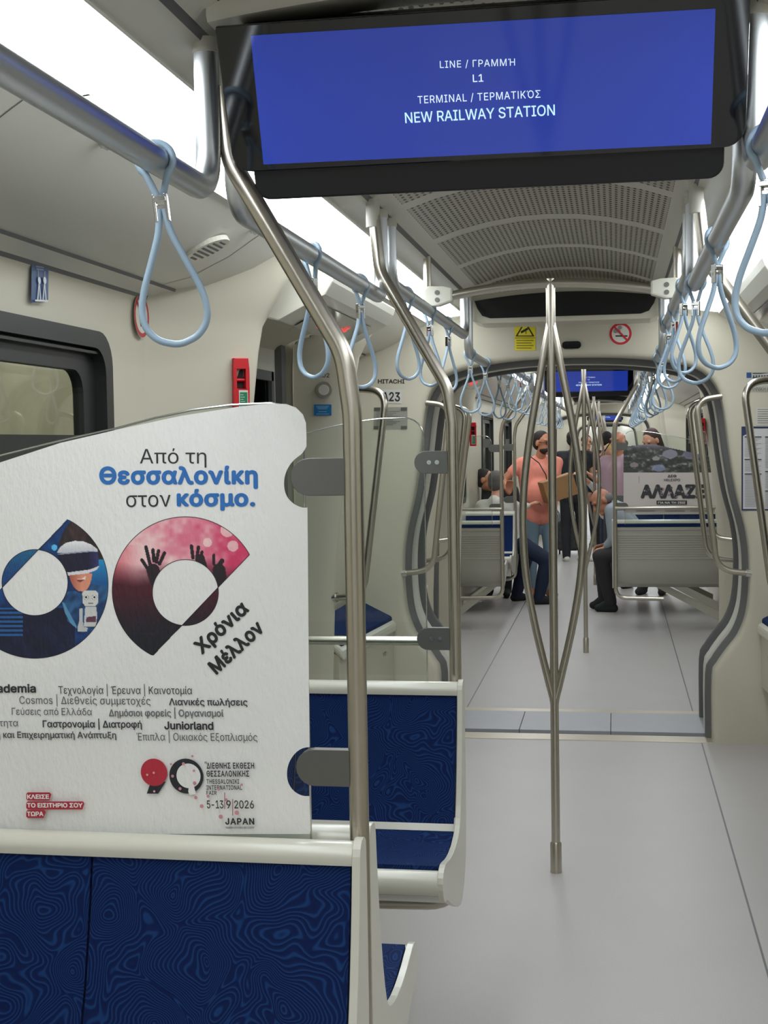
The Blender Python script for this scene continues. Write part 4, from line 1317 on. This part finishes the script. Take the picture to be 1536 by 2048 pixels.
def far_poster():
    p = yprint(flip((0, 3.665, 0)).y - .0045, .0006)
    y = p.O.y
    def inside(a, b): return b > 945-(0) - 57 + (abs(a-1305)/12 if a < 1305 else (a-1305)*.22) and b < 946
    def aerial(x, y):
        n = vnoise(x/9, y/4)*.6 + vnoise(x/3.5, y/2.2)*.4
        c = mix((44,48,46), (98,100,92), n)
        if n > .62: c = mix(c, (164,164,176), (n-.6)*3)
        for a, b, r, k in ((1268,930,9,(176,160,156)),(1318,936,13,(150,160,196)),(1340,908,16,(166,164,186)),(1385,908,20,(134,132,160)),(1312,917,8,(190,186,190))):
            d = math.hypot((x-a)/1.7, y-b)
            if d < r*.55: c = mix(c, k, .75)
        if y < 900: c = mix(c, (150,138,158), (900-y)/14)
        return c
    p.grid(inside, aerial, 1247, 886, 1428, 946, 150)
    p.rect(1247, 945, 1430, 1026, (206, 198, 194))
    p.text('ΔΕΘ', (1335,955), (1353,955), INK, .03, 5.5); p.text('HELEXPO', (1328,962.5), (1360,962.5), INK, .02, 5)
    p.text('ΑΛΛΑΖΕΙ', (1281,997), (1418,997), (58,58,60), .05, 28)
    for k in range(26):
        a = 1285+random.random()*120; b = 973+random.random()*20; p.circle((a,b), 1.6+random.random()*1.6, random.choice([(150,140,138),(96,90,92),(120,126,150),(170,140,138)]), 8, up=0)
    p.rect(1313, 1001, 1374, 1009, (54,54,56)); p.text('ΓΙΑ ΝΑ ΤΗ ΖΕΙΣ', (1316,1007.5), (1371,1007.5), (214,210,206), .03, 4.4)
    for k, (a, b) in enumerate(((1281,1320),(1326,1362),(1368,1396),(1400,1425))): p.line((a,1014.5), (b,1014.5), .005, (140,134,132))
    for a, b in ((1272,1310),(1330,1370),(1380,1420)): p.line((a,1022), (b,1022), .005, (140,134,132))
    p.line((1278,952), (1278,966), .003, (120,116,116))
    o = p.build('poster', M['sticker'], g3); o['label'] = 'poster with an aerial picture above large dark Greek capitals'
far_poster()

# notices on the end wall
def notice(name, label, cat, p, group=None):
    o = p.build(name, M['sticker']); return tag(o, label, cat, group)
EWY = 6.9685
p = yprint(EWY); p.ppoly([(1029,654),(1071,654),(1071,701),(1029,701)], (222,206,40)); p.ppoly([(1031,673),(1050,641),(1069,673)], (40,38,20)); p.ppoly([(1035.5,671),(1050,646),(1064.5,671)], (226,210,60))
p.ppoly([(1041,663),(1055,655),(1057,659),(1043,667)], (40,38,20)); p.line((1052,662), (1052,668), .004, (70,60,20)); p.line((1030,676), (1070,676), .003, (120,110,30))
for k in range(4): p.line((1033,681+k*5), (1067-4*(k % 2),681+k*5), .0035, (120,108,24))
notice('camera_notice', 'yellow camera surveillance notice above the gangway', 'notice', p)
p = yprint(EWY); p.circle((1241,667.5), 23.5, (214,210,200)); p.circle((1241,667.5), 22.5, (190,40,50), ring=.78)
p.line((1231,672), (1255,672), .007, (40,40,42)); p.circle((1231,662), 4.5, (140,140,138)); p.circle((1240,655), 4, (140,140,138)); p.circle((1237,662), 4, (140,140,138)); p.line((1227,652), (1256,682), .009, (190,40,50))
notice('no_smoking_sign', 'round red and white no smoking sign above the gangway', 'sign', p)
p = yprint(EWY); p.text('HITACHI', (756,767), (809,767), (44,44,42), .02, 8.5)
p.ppoly([(759,778),(803,779),(803,807),(759,806)], (206,206,202)); p.text('A23', (764,802.5), (800,803), (38,38,38), .022, 18.5)
notice('car_number', 'black maker name and car number A23 on the left end wall', 'lettering', p)
p = yprint(EWY); p.ppoly([(748,815),(815,814),(815,858),(748,859)], (150,150,142))
for k in range(9): p.line((753,823+k*3.3), (800-7*(k % 3),823+k*3.3), .0028, (104,104,98))
for a, b in ((749,815),(802,815),(748,852),(802,852)): p.rect(a, b, a+12, b+6, (84,84,78))
notice('data_plate', 'small grey metal data plate below the car number', 'plate', p)
p = yprint(EWY); p.rect(1493, 744, 1580, 783, (196,194,184)); p.rect(1493,745,1503,756,(40,82,140)); p.rect(1505,745.5,1580,748,(70,80,90)); p.ppoly([(1506,750),(1540,746),(1575,750)], (214,214,212)); p.rect(1505,754,1580,756.5,(60,70,84))
for k in range(12): p.rect(1506+k*5.5, 750.5, 1508.5+k*5.5, 754, (60,70,84))
p.rect(1493,767,1500,769,(60,60,60)); p.text('ΕΛΛΗΝΙΚΗ ΚΑΤΑΣΚΕΥΗ', (1492,782), (1580,782), (84,84,78), .0, 8)
notice('maker_sticker', 'sticker with blue square and columned building, upper right end wall', 'sticker', p)
p = yprint(EWY); p.rect(1512, 815, 1584, 850, (206,205,198))
for k in range(7): p.line((1515,819+k*4.4), (1575-9*(k % 3),819+k*4.4), .003, (130,130,126))
notice('paper_notice', 'white paper notice above the blue framed board', 'notice', p)
p = yprint(EWY); p.rect(1483, 853, 1610, 1021, (30,44,84)); p.rect(1486, 857, 1607, 1018, (204,203,206)); p.ppoly([(1486,857),(1500,857),(1497,866),(1486,872)], (36,50,98))
for cx in (1487, 1528, 1569):
    yy = 874
    for hgt in ((42,26,70) if cx == 1487 else (66,36,38)):
        p.line((cx+2, yy), (cx+36, yy), .005, (40,44,60)); 
        for k in range(int(hgt/3.2)-1): p.line((cx+2, yy+3.4+k*3.2), (cx+35-6*((k*7) % 3), yy+3.4+k*3.2), .0022, (150,150,156), up=(1 if k == 0 else 0))
        yy += hgt+3
notice('information_board', 'white line information board in a dark blue frame at the right edge', 'notice board', p)
# small dark camera window above the gangway
m = MB(); st = [(.0,-.014),(.045,-.014)]; pts = []
for k in range(9): a = -PI/2 + PI*k/8; pts.append((.03+.019*math.cos(a), .019*math.sin(a)))
for k in range(9): a = PI/2 + PI*k/8; pts.append((-.03+.019*math.cos(a), .019*math.sin(a)))
q = at(1143, 690, Y=6.96)
o = m.prism(pts, 'y', -.008, .008).build('camera_window', [M['lensblack']], None, (q.x, 6.963, q.z), bevel=.003, weld=True); tag(o, 'small dark oval camera window below the curved display', 'camera')
# portal R02
RY = 5.668
p = yprint(RY); p.text('R02', (637,755), (659,755), (60,60,58), .015, 8.5)
p.rect(628, 809, 663, 831, (24,116,178))
for k in range(3): p.line((632+k*2,812.5+k*2.6), (658-k*2,812.5+k*2.6), .0022, (150,196,222))
p.line((637,823.5), (654,823.5), .0022, (150,196,222)); p.line((633,828), (658,828), .0022, (150,196,222))
notice('door_label', 'door number R02 and blue sticker on the door portal', 'label', p)
q = at(648, 780, Y=RY); cb = empty('call_button', (q.x, RY, q.z)); tag(cb, 'round grey call button between the R02 lettering and blue sticker', 'button')
MB().disc((0,-.004,0), .036, 'y', .012).build('bezel', M['ribgrey'], cb, bevel=.003, weld=True); MB().disc((0,-.008,0), .023, 'y', .008).build('button', M['panel'], cb, bevel=.002, weld=True)
# red emergency handle on the near portal
q = at(481, 772, Y=4.045); eh = empty('emergency_handle', (q.x, 4.04, q.z)); tag(eh, 'red emergency door handle box on the near door portal', 'emergency handle')
eh.rotation_euler = (0, 0, math.radians(34))
m = MB(); m.box((-.024,-.016,-.10),(.024,.03,-.01)); m.box((-.024,-.016,.052),(.024,.03,.085)); m.box((-.024,-.016,-.01),(-.014,.03,.052)); m.box((.014,-.016,-.01),(.024,.03,.052)); m.box((-.014,.012,-.01),(.014,.03,.052))
m.build('housing', M['red'], eh, bevel=.002)
m = MB(); m.box((-.013,.008,-.009),(.013,.0118,.051)); m.build('recess', M['dark'], eh); m = MB(); m.tube([(-.014,-.002,.018),(.014,-.002,.018)], .005, 10); m.build('pull', M['red'], eh)
eh_r = Matrix.Rotation(eh.rotation_euler.z, 3, 'Z'); pp = Print(Vector(eh.location)+eh_r @ Vector((0,-.0172,0)), eh_r @ XU, ZV); pp.poly([(-.010,-.085),(.019,-.085),(.019,-.014),(-.010,-.014)], (206,206,196)); pp.poly([(-.007,-.082),(.017,-.082),(.017,-.02),(-.007,-.02)], (38,122,84))
for k in range(7): pp.line((-.005,-.028-k*.007), (.004+.004*(k % 2),-.028-k*.007), .0018, (200,214,204), px=False)
pp.build('instruction_label', M['sticker'], eh)
for x_, y_, t in ((-1.10, 10.60, 'red emergency handle on a door portal beyond the gangway, left side'), (.655, 10.60, 'red emergency handle on a door portal beyond the gangway, right side')):
    c = dup(eh, (x_, y_, 1.62), None, t); c.rotation_euler = (0, 0, 0)
# round knob on the near portal
q = at(323, 827, Y=3.88); kb = empty('wall_knob', (q.x, 3.885, q.z)); kb.rotation_euler = (0,0,math.radians(38)); tag(kb, 'small round keyhole knob on the wall beside the poster top', 'knob')
MB().disc((0,-.006,0), .0165, 'y', .02).build('ring', M['seatwhite'], kb, bevel=.003, weld=True); MB().disc((0,-.009,0), .008, 'y', .006).build('keyhole', M['clamp'], kb)
# blue safety sticker and round prohibition sign on the window cove
def xprint(X): return Print((X, 0, 0), Vector((0,1,0)), ZV, .0004)
p = xprint(XC-1.127)
p.ppoly([(63,519),(97,523),(96,600),(62,606)], (40,74,120)); 
for k in range(3): p.line((70+k,528+k*5), (88-k,530+k*5), .0035, (120,140,168))
p.line((75,540), (76,600), .002, (170,184,200)); p.line((88,542), (88,600), .002, (170,184,200))
for cx in (76, 86): p.line((cx,566), (cx-3,600), .005, (214,220,226)); p.line((cx,566), (cx+3,600), .005, (214,220,226)); p.circle((cx,561), 3, (214,220,226), 12)
p.line((66,601), (92,602), .004, (214,220,226))
notice('safety_sticker', 'dark blue safety sticker with white figures above the window', 'sticker', p)
p = xprint(XC-1.127); c0 = (283, 632)
u, v = p.px(*c0); rr_ = .062
p.circle((u,v), rr_*1.02, (206,202,190), px=False); p.circle((u,v), rr_, (176,40,48), px=False, ring=.8); p.line((u-.02,v+.03), (u-.005,v-.03), .012, (50,44,44), px=False); p.line((u+.005,v+.02), (u+.02,v-.03), .01, (50,44,44), px=False); p.line((u-.04,v+.04), (u+.04,v-.04), .009, (176,40,48), px=False)
notice('prohibition_sign', 'round red prohibition sign on the wall behind the nearest strap', 'sign', p)
# round louvred grille and panel catches on the sloping side panel
def slope_frame(y, u):
    z = wall_u(2.0)
    for a, b in zip(WALLP, WALLP[1:]):
        if a[0] <= u <= b[0]:
            t = (u-a[0])/(b[0]-a[0]); zz = a[1]+(b[1]-a[1])*t; ang = math.atan2(a[1]-b[1], b[0]-a[0]); return zz, ang
    return 2.05, .4
def on_slope(root, y, u, sg):
    z, ang = slope_frame(y, u); root.location = (XC+sg*u, y, z); root.rotation_euler = (0, sg*ang, 0)
gr = empty('round_grille', (0,0,0)); on_slope(gr, 3.55, .865, -1); tag(gr, 'round white louvred speaker grille in the sloping side panel', 'grille')
MB().disc((0,0,-.010), .065, 'z', .014, seg=32).build('rim', M['seatwhite'], gr, bevel=.003, weld=True)
m = MB()
for k in range(-3, 4): m.box((k*.015-.0032, -math.sqrt(max(.0, .05**2-(k*.015)**2)), -.0115), (k*.015+.0032, math.sqrt(max(.0, .05**2-(k*.015)**2)), -.0095))
m.build('slots', M['rubber'], gr)
for yy, t in ((2.55, 'nearer small metal catch on the left sloping panel, beside the nearest rail'), (3.66, 'small metal catch beyond the round grille, behind the bent pole')):
    ct = empty('panel_catch', (0,0,0)); on_slope(ct, yy, .765, -1); tag(ct, t, 'catch', 'panel catches')
    MB().disc((0,0,-.008), .011, 'z', .012).build('base', M['chrome'], ct); m = MB(); m.box((-.005,-.016,-.016),(.005,.012,-.008)); m.build('lever', M['chrome'], ct, bevel=.001)

# ================================================================= PASSENGERS
def V3(*a): return Vector(a)
CLOTH = {}
def cloth(rgb):
    if rgb not in CLOTH: CLOTH[rgb] = mat('cloth_%d' % len(CLOTH), rgb, 0.8, var=0.12, vscale=9, bump=0.3, bscale=14)
    return CLOTH[rgb]
def soft(mb, name, m, parent, voxel=.011, it=3):
    o = mb.build(name, m, parent)
    r = o.modifiers.new('skin', 'REMESH'); r.mode = 'VOXEL'; r.voxel_size = voxel; r.use_smooth_shade = True
    s_ = o.modifiers.new('smooth', 'SMOOTH'); s_.iterations = it; s_.factor = .5
    return o
def hand(mb, wrist, d, side, curl, k=1.0):
    """palm along d from the wrist, five fingers that bend towards curl, thumb on the side"""
    d = d.normalized(); side = (side - d*side.dot(d)).normalized(); curl = (curl - d*curl.dot(d)); curl = (curl - side*curl.dot(side)).normalized()
    for t in (-.028,-.01,.01,.028):
        mb.cone(wrist + d*.012 + side*t*.7*k, wrist + d*.078*k + side*t*k, .013*k, .0115*k, 10)
    for i, (t, L) in enumerate(((-.030,.058),(-.010,.072),(.010,.078),(.030,.07))):
        a = wrist + d*.082*k + side*t*k
        b = a + (d*.8 + curl*.6)*L*.5*k; c = b + (d*.25 + curl*.97)*L*.45*k
        mb.cone(a, b, .0092*k, .0085*k, 8); mb.cone(b, c, .0085*k, .007*k, 8)
    a = wrist + d*.022*k + side*.030*k; b = a + (d*.55 + side*.8)*.042*k; c = b + (d*.85 + side*.15 + curl*.3)*.03*k
    mb.cone(a, b, .0125*k, .0105*k, 8); mb.cone(b, c, .0105*k, .0085*k, 8)
def person(label, loc, J, face, skin, shirt, trousers, shoes, hair=None, sleeve=.55, glasses=False, beard=None, k=.95, belly=.0, bald=False, shirt_low=.10, curl=None, long_hair=False):
    """J: joints in metres relative to loc; face: direction the head looks"""
    root = empty('person', loc); tag(root, label, 'person')
    J = {a: Vector(b) for a, b in J.items()}
    for c_ in 'lr':
        J['an'+c_].z = max(J['an'+c_].z, .085); J['to'+c_].z = .034
    f = Vector(face).normalized()
    sl, sr, hl, hr = J['shl'], J['shr'], J['hil'], J['hir']
    body, top, leg, sh = MB(), MB(), MB(), MB()
    lat = (sr-sl).normalized(); up = ((sl+sr)-(hl+hr)).normalized(); fwd = lat.cross(up)
    if fwd.dot(f) < -0.2: fwd = -fwd
    chest = (sl+sr)/2; pel = (hl+hr)/2
    for mb, ex in ((body, 0), (top, .014)):
        for s_, h_ in ((sl, hl), (sr, hr)):
            a = s_*.68+chest*.32 - up*.06*k; b = h_*.75+pel*.25 + up*.03
            mb.cone(a, a*.45+b*.55, (.088+ex)*k, (.094+ex)*k); mb.cone(a*.45+b*.55, b, (.094+ex)*k, (.098+ex)*k)
        mb.cone(sl*.93+chest*.07, sr*.93+chest*.07, (.052+ex)*k, (.052+ex)*k)
        mb.cone(chest - up*.10, pel + up*.08, (.108+ex)*k, (.112+ex)*k)
        if belly: mb.ball(chest*.35+pel*.65 + fwd*.05, ((.13+ex)*k+belly,)*3)
        mb.cone(chest, chest + up*.045, (.062+ex*.8)*k, (.052+ex*.6)*k)
    if shirt_low: top.cone(hl*.8+pel*.2 + up*.02, hl*.8+pel*.2 - up*(shirt_low-.05), .112*k, .114*k); top.cone(hr*.8+pel*.2 + up*.02, hr*.8+pel*.2 - up*(shirt_low-.05), .112*k, .114*k)
    hc = J['head']
    body.cone(chest + up*.02, hc - Vector((0,0,.06))*k, .054*k, .05*k)
    # head: skull, jaw, nose, ears
    z = J.get('headup', Vector((0,0,1))); z = (Vector(z) - f*Vector(z).dot(f)).normalized(); x = f.cross(z)
    R = Matrix((x, f, z)).transposed()
    def H(a, b, c): return hc + R @ Vector((a, b, c))*k
    body.ball(H(0,-.008,.025), (.074*k,.094*k,.088*k), rot=R); body.ball(H(0,.022,-.045), (.056*k,.066*k,.062*k), rot=R)
    body.cone(H(0,.082,.015), H(0,.108,-.022), .011*k, .017*k, 8); body.ball(H(0,.072,-.088), .026*k)
    body.ball(H(0,.083,-.052), (.024*k,.012*k,.009*k), rot=R); body.cone(H(-.04,.075,.034), H(.04,.075,.034), .014*k, .014*k, 8)
    for s_ in (-1, 1): body.ball(H(s_*.077,-.005,-.005), (.012*k,.022*k,.033*k), 10, 8, rot=R)
    # arms
    for c_, S_ in (('l', sl), ('r', sr)):
        e, w_ = J['el'+c_], J['wr'+c_]
        body.cone(S_, e, .047*k, .039*k); body.cone(e, w_, .039*k, .026*k)
        dd = (w_-e).normalized(); side = dd.cross(up) if abs(dd.dot(up)) < .9 else lat
        hand(body, w_, J.get('hd'+c_, dd), side, J.get('curl'+c_, Vector((0,0,-1)) if abs(dd.z) < .7 else f), k*1.05)
        if sleeve <= 1: top.cone(S_, S_.lerp(e, sleeve), .060*k, .056*k)
        else: top.cone(S_, e, .060*k, .050*k); top.cone(e, e.lerp(w_, min(1, sleeve-1)), .050*k, .036*k)
    # legs
    for c_, h_ in (('l', hl), ('r', hr)):
        kn, an, toe = J['kn'+c_], J['an'+c_], J['to'+c_]
        body.cone(h_, kn, .080*k, .056*k); body.cone(kn, kn.lerp(an, .35), .054*k, .056*k); body.cone(kn.lerp(an, .35), an, .056*k, .038*k); body.cone(an - Vector((0,0,.02)), toe, .030*k, .026*k)
        leg.cone(h_, kn, .098*k, .074*k); leg.cone(kn, kn.lerp(an, .4), .072*k, .070*k); leg.cone(kn.lerp(an, .4), an - Vector((0,0,.025)), .070*k, .056*k); leg.cone(pel, h_, .092*k, .098*k)
        heel = an + (an-toe).normalized()*.03; heel.z = toe.z
        sh.cone(heel, toe, .042*k, .037*k); sh.cone(an - Vector((0,0,.01)), heel.lerp(toe, .3), .048*k, .043*k); sh.cone(an - Vector((0,0,.02)), heel.lerp(toe, .85) + Vector((0,0,.006)), .046*k, .036*k)
    soft(body, 'body', skin, root, .0085, 2)
    soft(top, 'shirt', cloth(shirt), root, .014, 4); soft(leg, 'trousers', cloth(trousers), root, .014, 4)
    so = soft(sh, 'shoes', cloth(shoes), root, .010, 3)
    if hair:
        hm = MB()
        if bald:
            for s_ in (-1, 1): hm.ball(H(s_*.052,-.05,-.012), (.034*k,.05*k,.042*k), rot=R)
            hm.ball(H(0,-.082,-.015), (.05*k,.026*k,.045*k), rot=R)
        else:
            hm.ball(H(0,-.026,.040), (.080*k,.094*k,.086*k), rot=R); hm.ball(H(0,-.045,-.01), (.073*k,.066*k,.075*k), rot=R)
            if long_hair: hm.cone(H(0,-.065,0), H(0,-.08,-.20), .07*k, .05*k); 
        soft(hm, 'hair', cloth(hair), root, .010, 2)
    if beard:
        bm_ = MB(); bm_.ball(H(0,.034,-.070), (.056*k,.062*k,.045*k), rot=R); bm_.ball(H(0,.088,-.058), (.03*k,.012*k,.02*k), rot=R); soft(bm_, 'beard', cloth(beard), root, .009, 2)
    em = MB()
    for s_ in (-1, 1): em.ball(H(s_*.030,.081,.012), (.011*k,.008*k,.006*k), 8, 6, rot=R)
    em.build('eyes', M['black'], root)
    if glasses:
        g = MB()
        for s_ in (-1, 1):
            g.tube([H(s_*.033+.024*math.cos(a), .100, .008+.019*math.sin(a)) for a in [2*PI*q/12 for q in range(12)]], .003*k, 6, closed=True)
            g.tube([H(s_*.057,.100,.012), H(s_*.078,.0,.012)], .0025*k, 6)
        g.tube([H(-.009,.100,.012), H(.009,.100,.012)], .0025*k, 6)
        g.build('glasses', M['black'], root)
    return root
def stand(H, yaw, **o):
    """joints of a standing figure, facing yaw (0 = away from the viewer along +y)"""
    c, s_ = math.cos(yaw), math.sin(yaw)
    def R(x, y, z): return Vector((x*c - y*s_, x*s_ + y*c, z*H))
    J = dict(shl=R(-.185,0,.815), shr=R(.185,0,.815), hil=R(-.085,0,.52), hir=R(.085,0,.52), head=R(0,.02,.935), ell=R(-.235,-.02,.63), elr=R(.235,-.02,.63), wrl=R(-.235,.06,.49), wrr=R(.235,.06,.49),
             knl=R(-.10,.02,.275), knr=R(.10,.02,.275), anl=R(-.10,-.02,.055), anr=R(.10,-.02,.055), tol=R(-.115,.13,.024), tor=R(.115,.13,.024))
    for a, b in o.items(): J[a] = R(b[0], b[1], b[2]/H)
    return J
def rel(loc, px, py, Y): return at(px, py, Y=Y) - Vector(loc)
# man in the pink polo shirt
L = Vector((-.74, 13.45, 0)); H_ = 1.64
J = stand(H_, PI + .25)
J.update(ell=rel(L,1100,975,13.32), wrl=rel(L,1132,992,13.12), elr=rel(L,1006,962,13.35), wrr=rel(L,1018,985,13.10), hdr=V3(.1,-.1,1), curlr=V3(0,-1,0), hdl=V3(.7,-.2,.25), curll=V3(0,.3,1))
J['head'] += V3(.03, -.02, 0)
pk = person('standing man in a salmon pink polo shirt, glasses and beard, holding a cardboard box', L, J, (.75,-.6,-.12), M['skin2'], (240,150,130), (120,142,158), (168,104,66), (38,30,28), .5, True, (44,34,30), .97, .035)
st = MB(); st.tube([rel(L,1062,918,13.30)+V3(0,0,.02), rel(L,1078,926,13.265), rel(L,1092,950,13.24), rel(L,1098,990,13.26)], .011, 8, flat=.5); o = st.build('bag_strap', M['black'], pk); o['label'] = 'dark bag strap across the chest'
q = at(1116, 976, Y=13.12); bx = empty('cardboard_box', q); bx.rotation_euler = (0, math.radians(-17), .3); tag(bx, 'brown cardboard box held against the side of the man in pink', 'box')
MB().box((-.155,-.10,-.105),(.155,.10,.105)).build('box_body', M['brown'], bx, bevel=.004); m = MB(); m.box((-.156,-.03,.1035),(.156,.03,.1062)); m.build('tape', cloth((176,146,104)), bx)
# man in the white shirt, seated with his back to the viewer, legs in the aisle
L = Vector((-1.03, 12.95, 0))
J = dict(shl=rel(L,962,1012,12.98), shr=rel(L,1022,1008,12.84), hil=V3(-.06,.02,.60), hir=V3(.08,-.06,.60), head=rel(L,994,966,12.98), ell=rel(L,955,1060,13.05), wrl=rel(L,985,1085,13.2), elr=rel(L,1038,1016,12.9), wrr=rel(L,1057,1011,13.0),
         knl=rel(L,1052,1116,13.1), knr=rel(L,1094,1120,12.85), anl=rel(L,1033,1192,13.12), anr=rel(L,1078,1201,12.85), tol=rel(L,1048,1204,13.15), tor=rel(L,1100,1213,12.86), hdr=V3(.6,.4,.3))
person('seated man in a white shirt seen from behind, arm stretched across the aisle', L, J, (.35,.9,-.1), M['skin'], (206,204,196), (20,32,58), (28,28,32), (88,84,82), 1.85, k=.97, shirt_low=.02)
# dark haired man opposite
L = Vector((-1.19, 13.72, 0))
J = dict(shl=V3(.17,-.02,1.06), shr=V3(-.10,.02,1.06), hil=V3(.09,.12,.60), hir=V3(-.07,.12,.60), head=rel(L,971,960,13.62), ell=V3(.22,-.05,.84), wrl=V3(.14,-.22,.72), elr=V3(-.12,-.06,.84), wrr=V3(-.05,-.22,.72),
         knl=V3(.11,-.30,.56), knr=V3(-.07,-.30,.56), anl=V3(.11,-.25,.07), anr=V3(-.07,-.25,.07), tol=V3(.12,-.38,.03), tor=V3(-.08,-.38,.03))
person('seated man in black facing the man in the white shirt', L, J, (.95,-.25,-.05), M['skin2'], (44,46,50), (40,42,48), (30,30,32), (34,30,30), 1.9, k=.95, shirt_low=.0)
# bald man bent forward
L = Vector((.18, 12.3, 0))
J = dict(shl=rel(L,1222,1022,12.15), shr=rel(L,1230,1012,12.5), hil=V3(.06,-.1,.60), hir=V3(.06,.1,.60), head=rel(L,1204,1002,12.28), headup=V3(-.75,-.1,.66), ell=rel(L,1226,1078,12.1), wrl=rel(L,1210,1096,12.12), elr=rel(L,1232,1076,12.5), wrr=rel(L,1211,1090,12.35), hdl=V3(-.8,.1,-.2), hdr=V3(-.8,-.1,-.2),
         knl=rel(L,1200,1112,12.12), knr=rel(L,1204,1108,12.4), anl=rel(L,1222,1200,12.3), anr=rel(L,1208,1192,12.5), tol=rel(L,1196,1214,12.32), tor=rel(L,1186,1203,12.52))
person('bald man in a grey shirt, bent forward on a bench with clasped hands', L, J, (-.72,-.25,-.65), M['skin2'], (150,158,164), (52,50,52), (34,36,38), (120,116,112), 1.8, k=.97, bald=True, shirt_low=.03)
# standing figures further on
L = Vector((-.53, 17.5, 0)); J = stand(1.67, .15, elr=(.24,.08,1.12), wrr=(.30,.30,1.14), tor=(.16,.06,.03)); J['tor'] = J['anr'] + V3(.15,-.02,-.06)
person('standing figure in a black shirt with white sneakers behind the cardboard box', L, J, (.2,1,0), M['skin'], (26,28,32), (30,32,40), (214,210,204), (40,34,32), .5, k=.97)
L = Vector((-.05, 15.3, 0)); J = stand(1.50, 2.0, ell=(-.22,.12,1.0), wrl=(-.12,.30,1.17), elr=(.2,.1,1.0), wrr=(.1,.3,1.15))
wm = person('blonde woman in white with raised hands beside the second pole', L, J, (-.9,-.3,0), M['skin'], (214,214,212), (42,50,70), (50,48,50), (206,176,112), 1.5, k=.92, long_hair=True)
q = at(1221, 962, Y=15.05); hb = empty('shoulder_bag', q); tag(hb, 'dark navy shoulder bag in front of the blonde woman', 'bag')
MB().box((-.10,-.05,-.13),(.10,.05,.11)).build('bag_body', cloth((22,34,56)), hb, bevel=.03); m = MB(); m.tube([(-.09,0,.10),(-.07,.02,.32),(.0,.04,.42),(.07,.02,.32),(.09,0,.10)], .009, 8); m.build('strap', M['black'], hb)
L = Vector((.04, 14.4, 0)); J = stand(1.63, 2.6, elr=(.20,-.10,1.05), wrr=(.10,-.16,.86))
person('man with a shaved head, his face beside the poster edge', L, J, (-.6,-.8,0), M['skin2'], (176,150,160), (60,62,70), (40,40,42), (90,70,60), .55, k=.97, bald=True)
L = Vector((.36, 13.75, 0)); J = stand(1.645, 2.9)
person('person with dark brown hair showing above the building poster', L, J, (-.5,-.6,-.5), M['skin'], (150,120,130), (60,60,66), (40,40,42), (62,44,40), .55, k=.96, long_hair=True)
L = Vector((-.10, 18.75, 0)); J = stand(1.66, .3)
person('dark clothed figure far down the aisle under the distant screen', L, J, (.2,1,0), M['skin'], (30,32,38), (30,32,38), (40,40,42), (30,26,26), 1.8, k=.97)
L = Vector((-.40, 20.0, 0)); J = stand(1.62, 2.7)
person('farthest standing figure, in navy, left of the third pole', L, J, (.3,-.9,0), M['skin'], (40,50,84), (34,36,44), (40,40,42), (36,30,28), 1.8, k=.97)
# dark patterned bag on the floor
q = at(1137, 1108, Z=0.0); tb = empty('travel_bag', (q.x, q.y, 0)); tag(tb, 'dark patterned bag standing on the floor behind the cardboard box', 'bag')
m = MB(); m.box((-.15,-.10,.05),(.15,.10,.46)); mt = mat('patterned_cloth', (58,58,58), .85, var=.75, vscale=26); m.build('bag_body', mt, tb, bevel=.04)
m = MB(); m.tube([(-.05,.08,.44),(-.05,.09,.60),(.05,.09,.60),(.05,.08,.44)], .008, 8); m.build('handle', M['black'], tb)
m = MB()
for s_ in (-1, 1): MB().disc((s_*.13,0,.035), .035, 'x', .02).build('wheel', M['black'], tb)
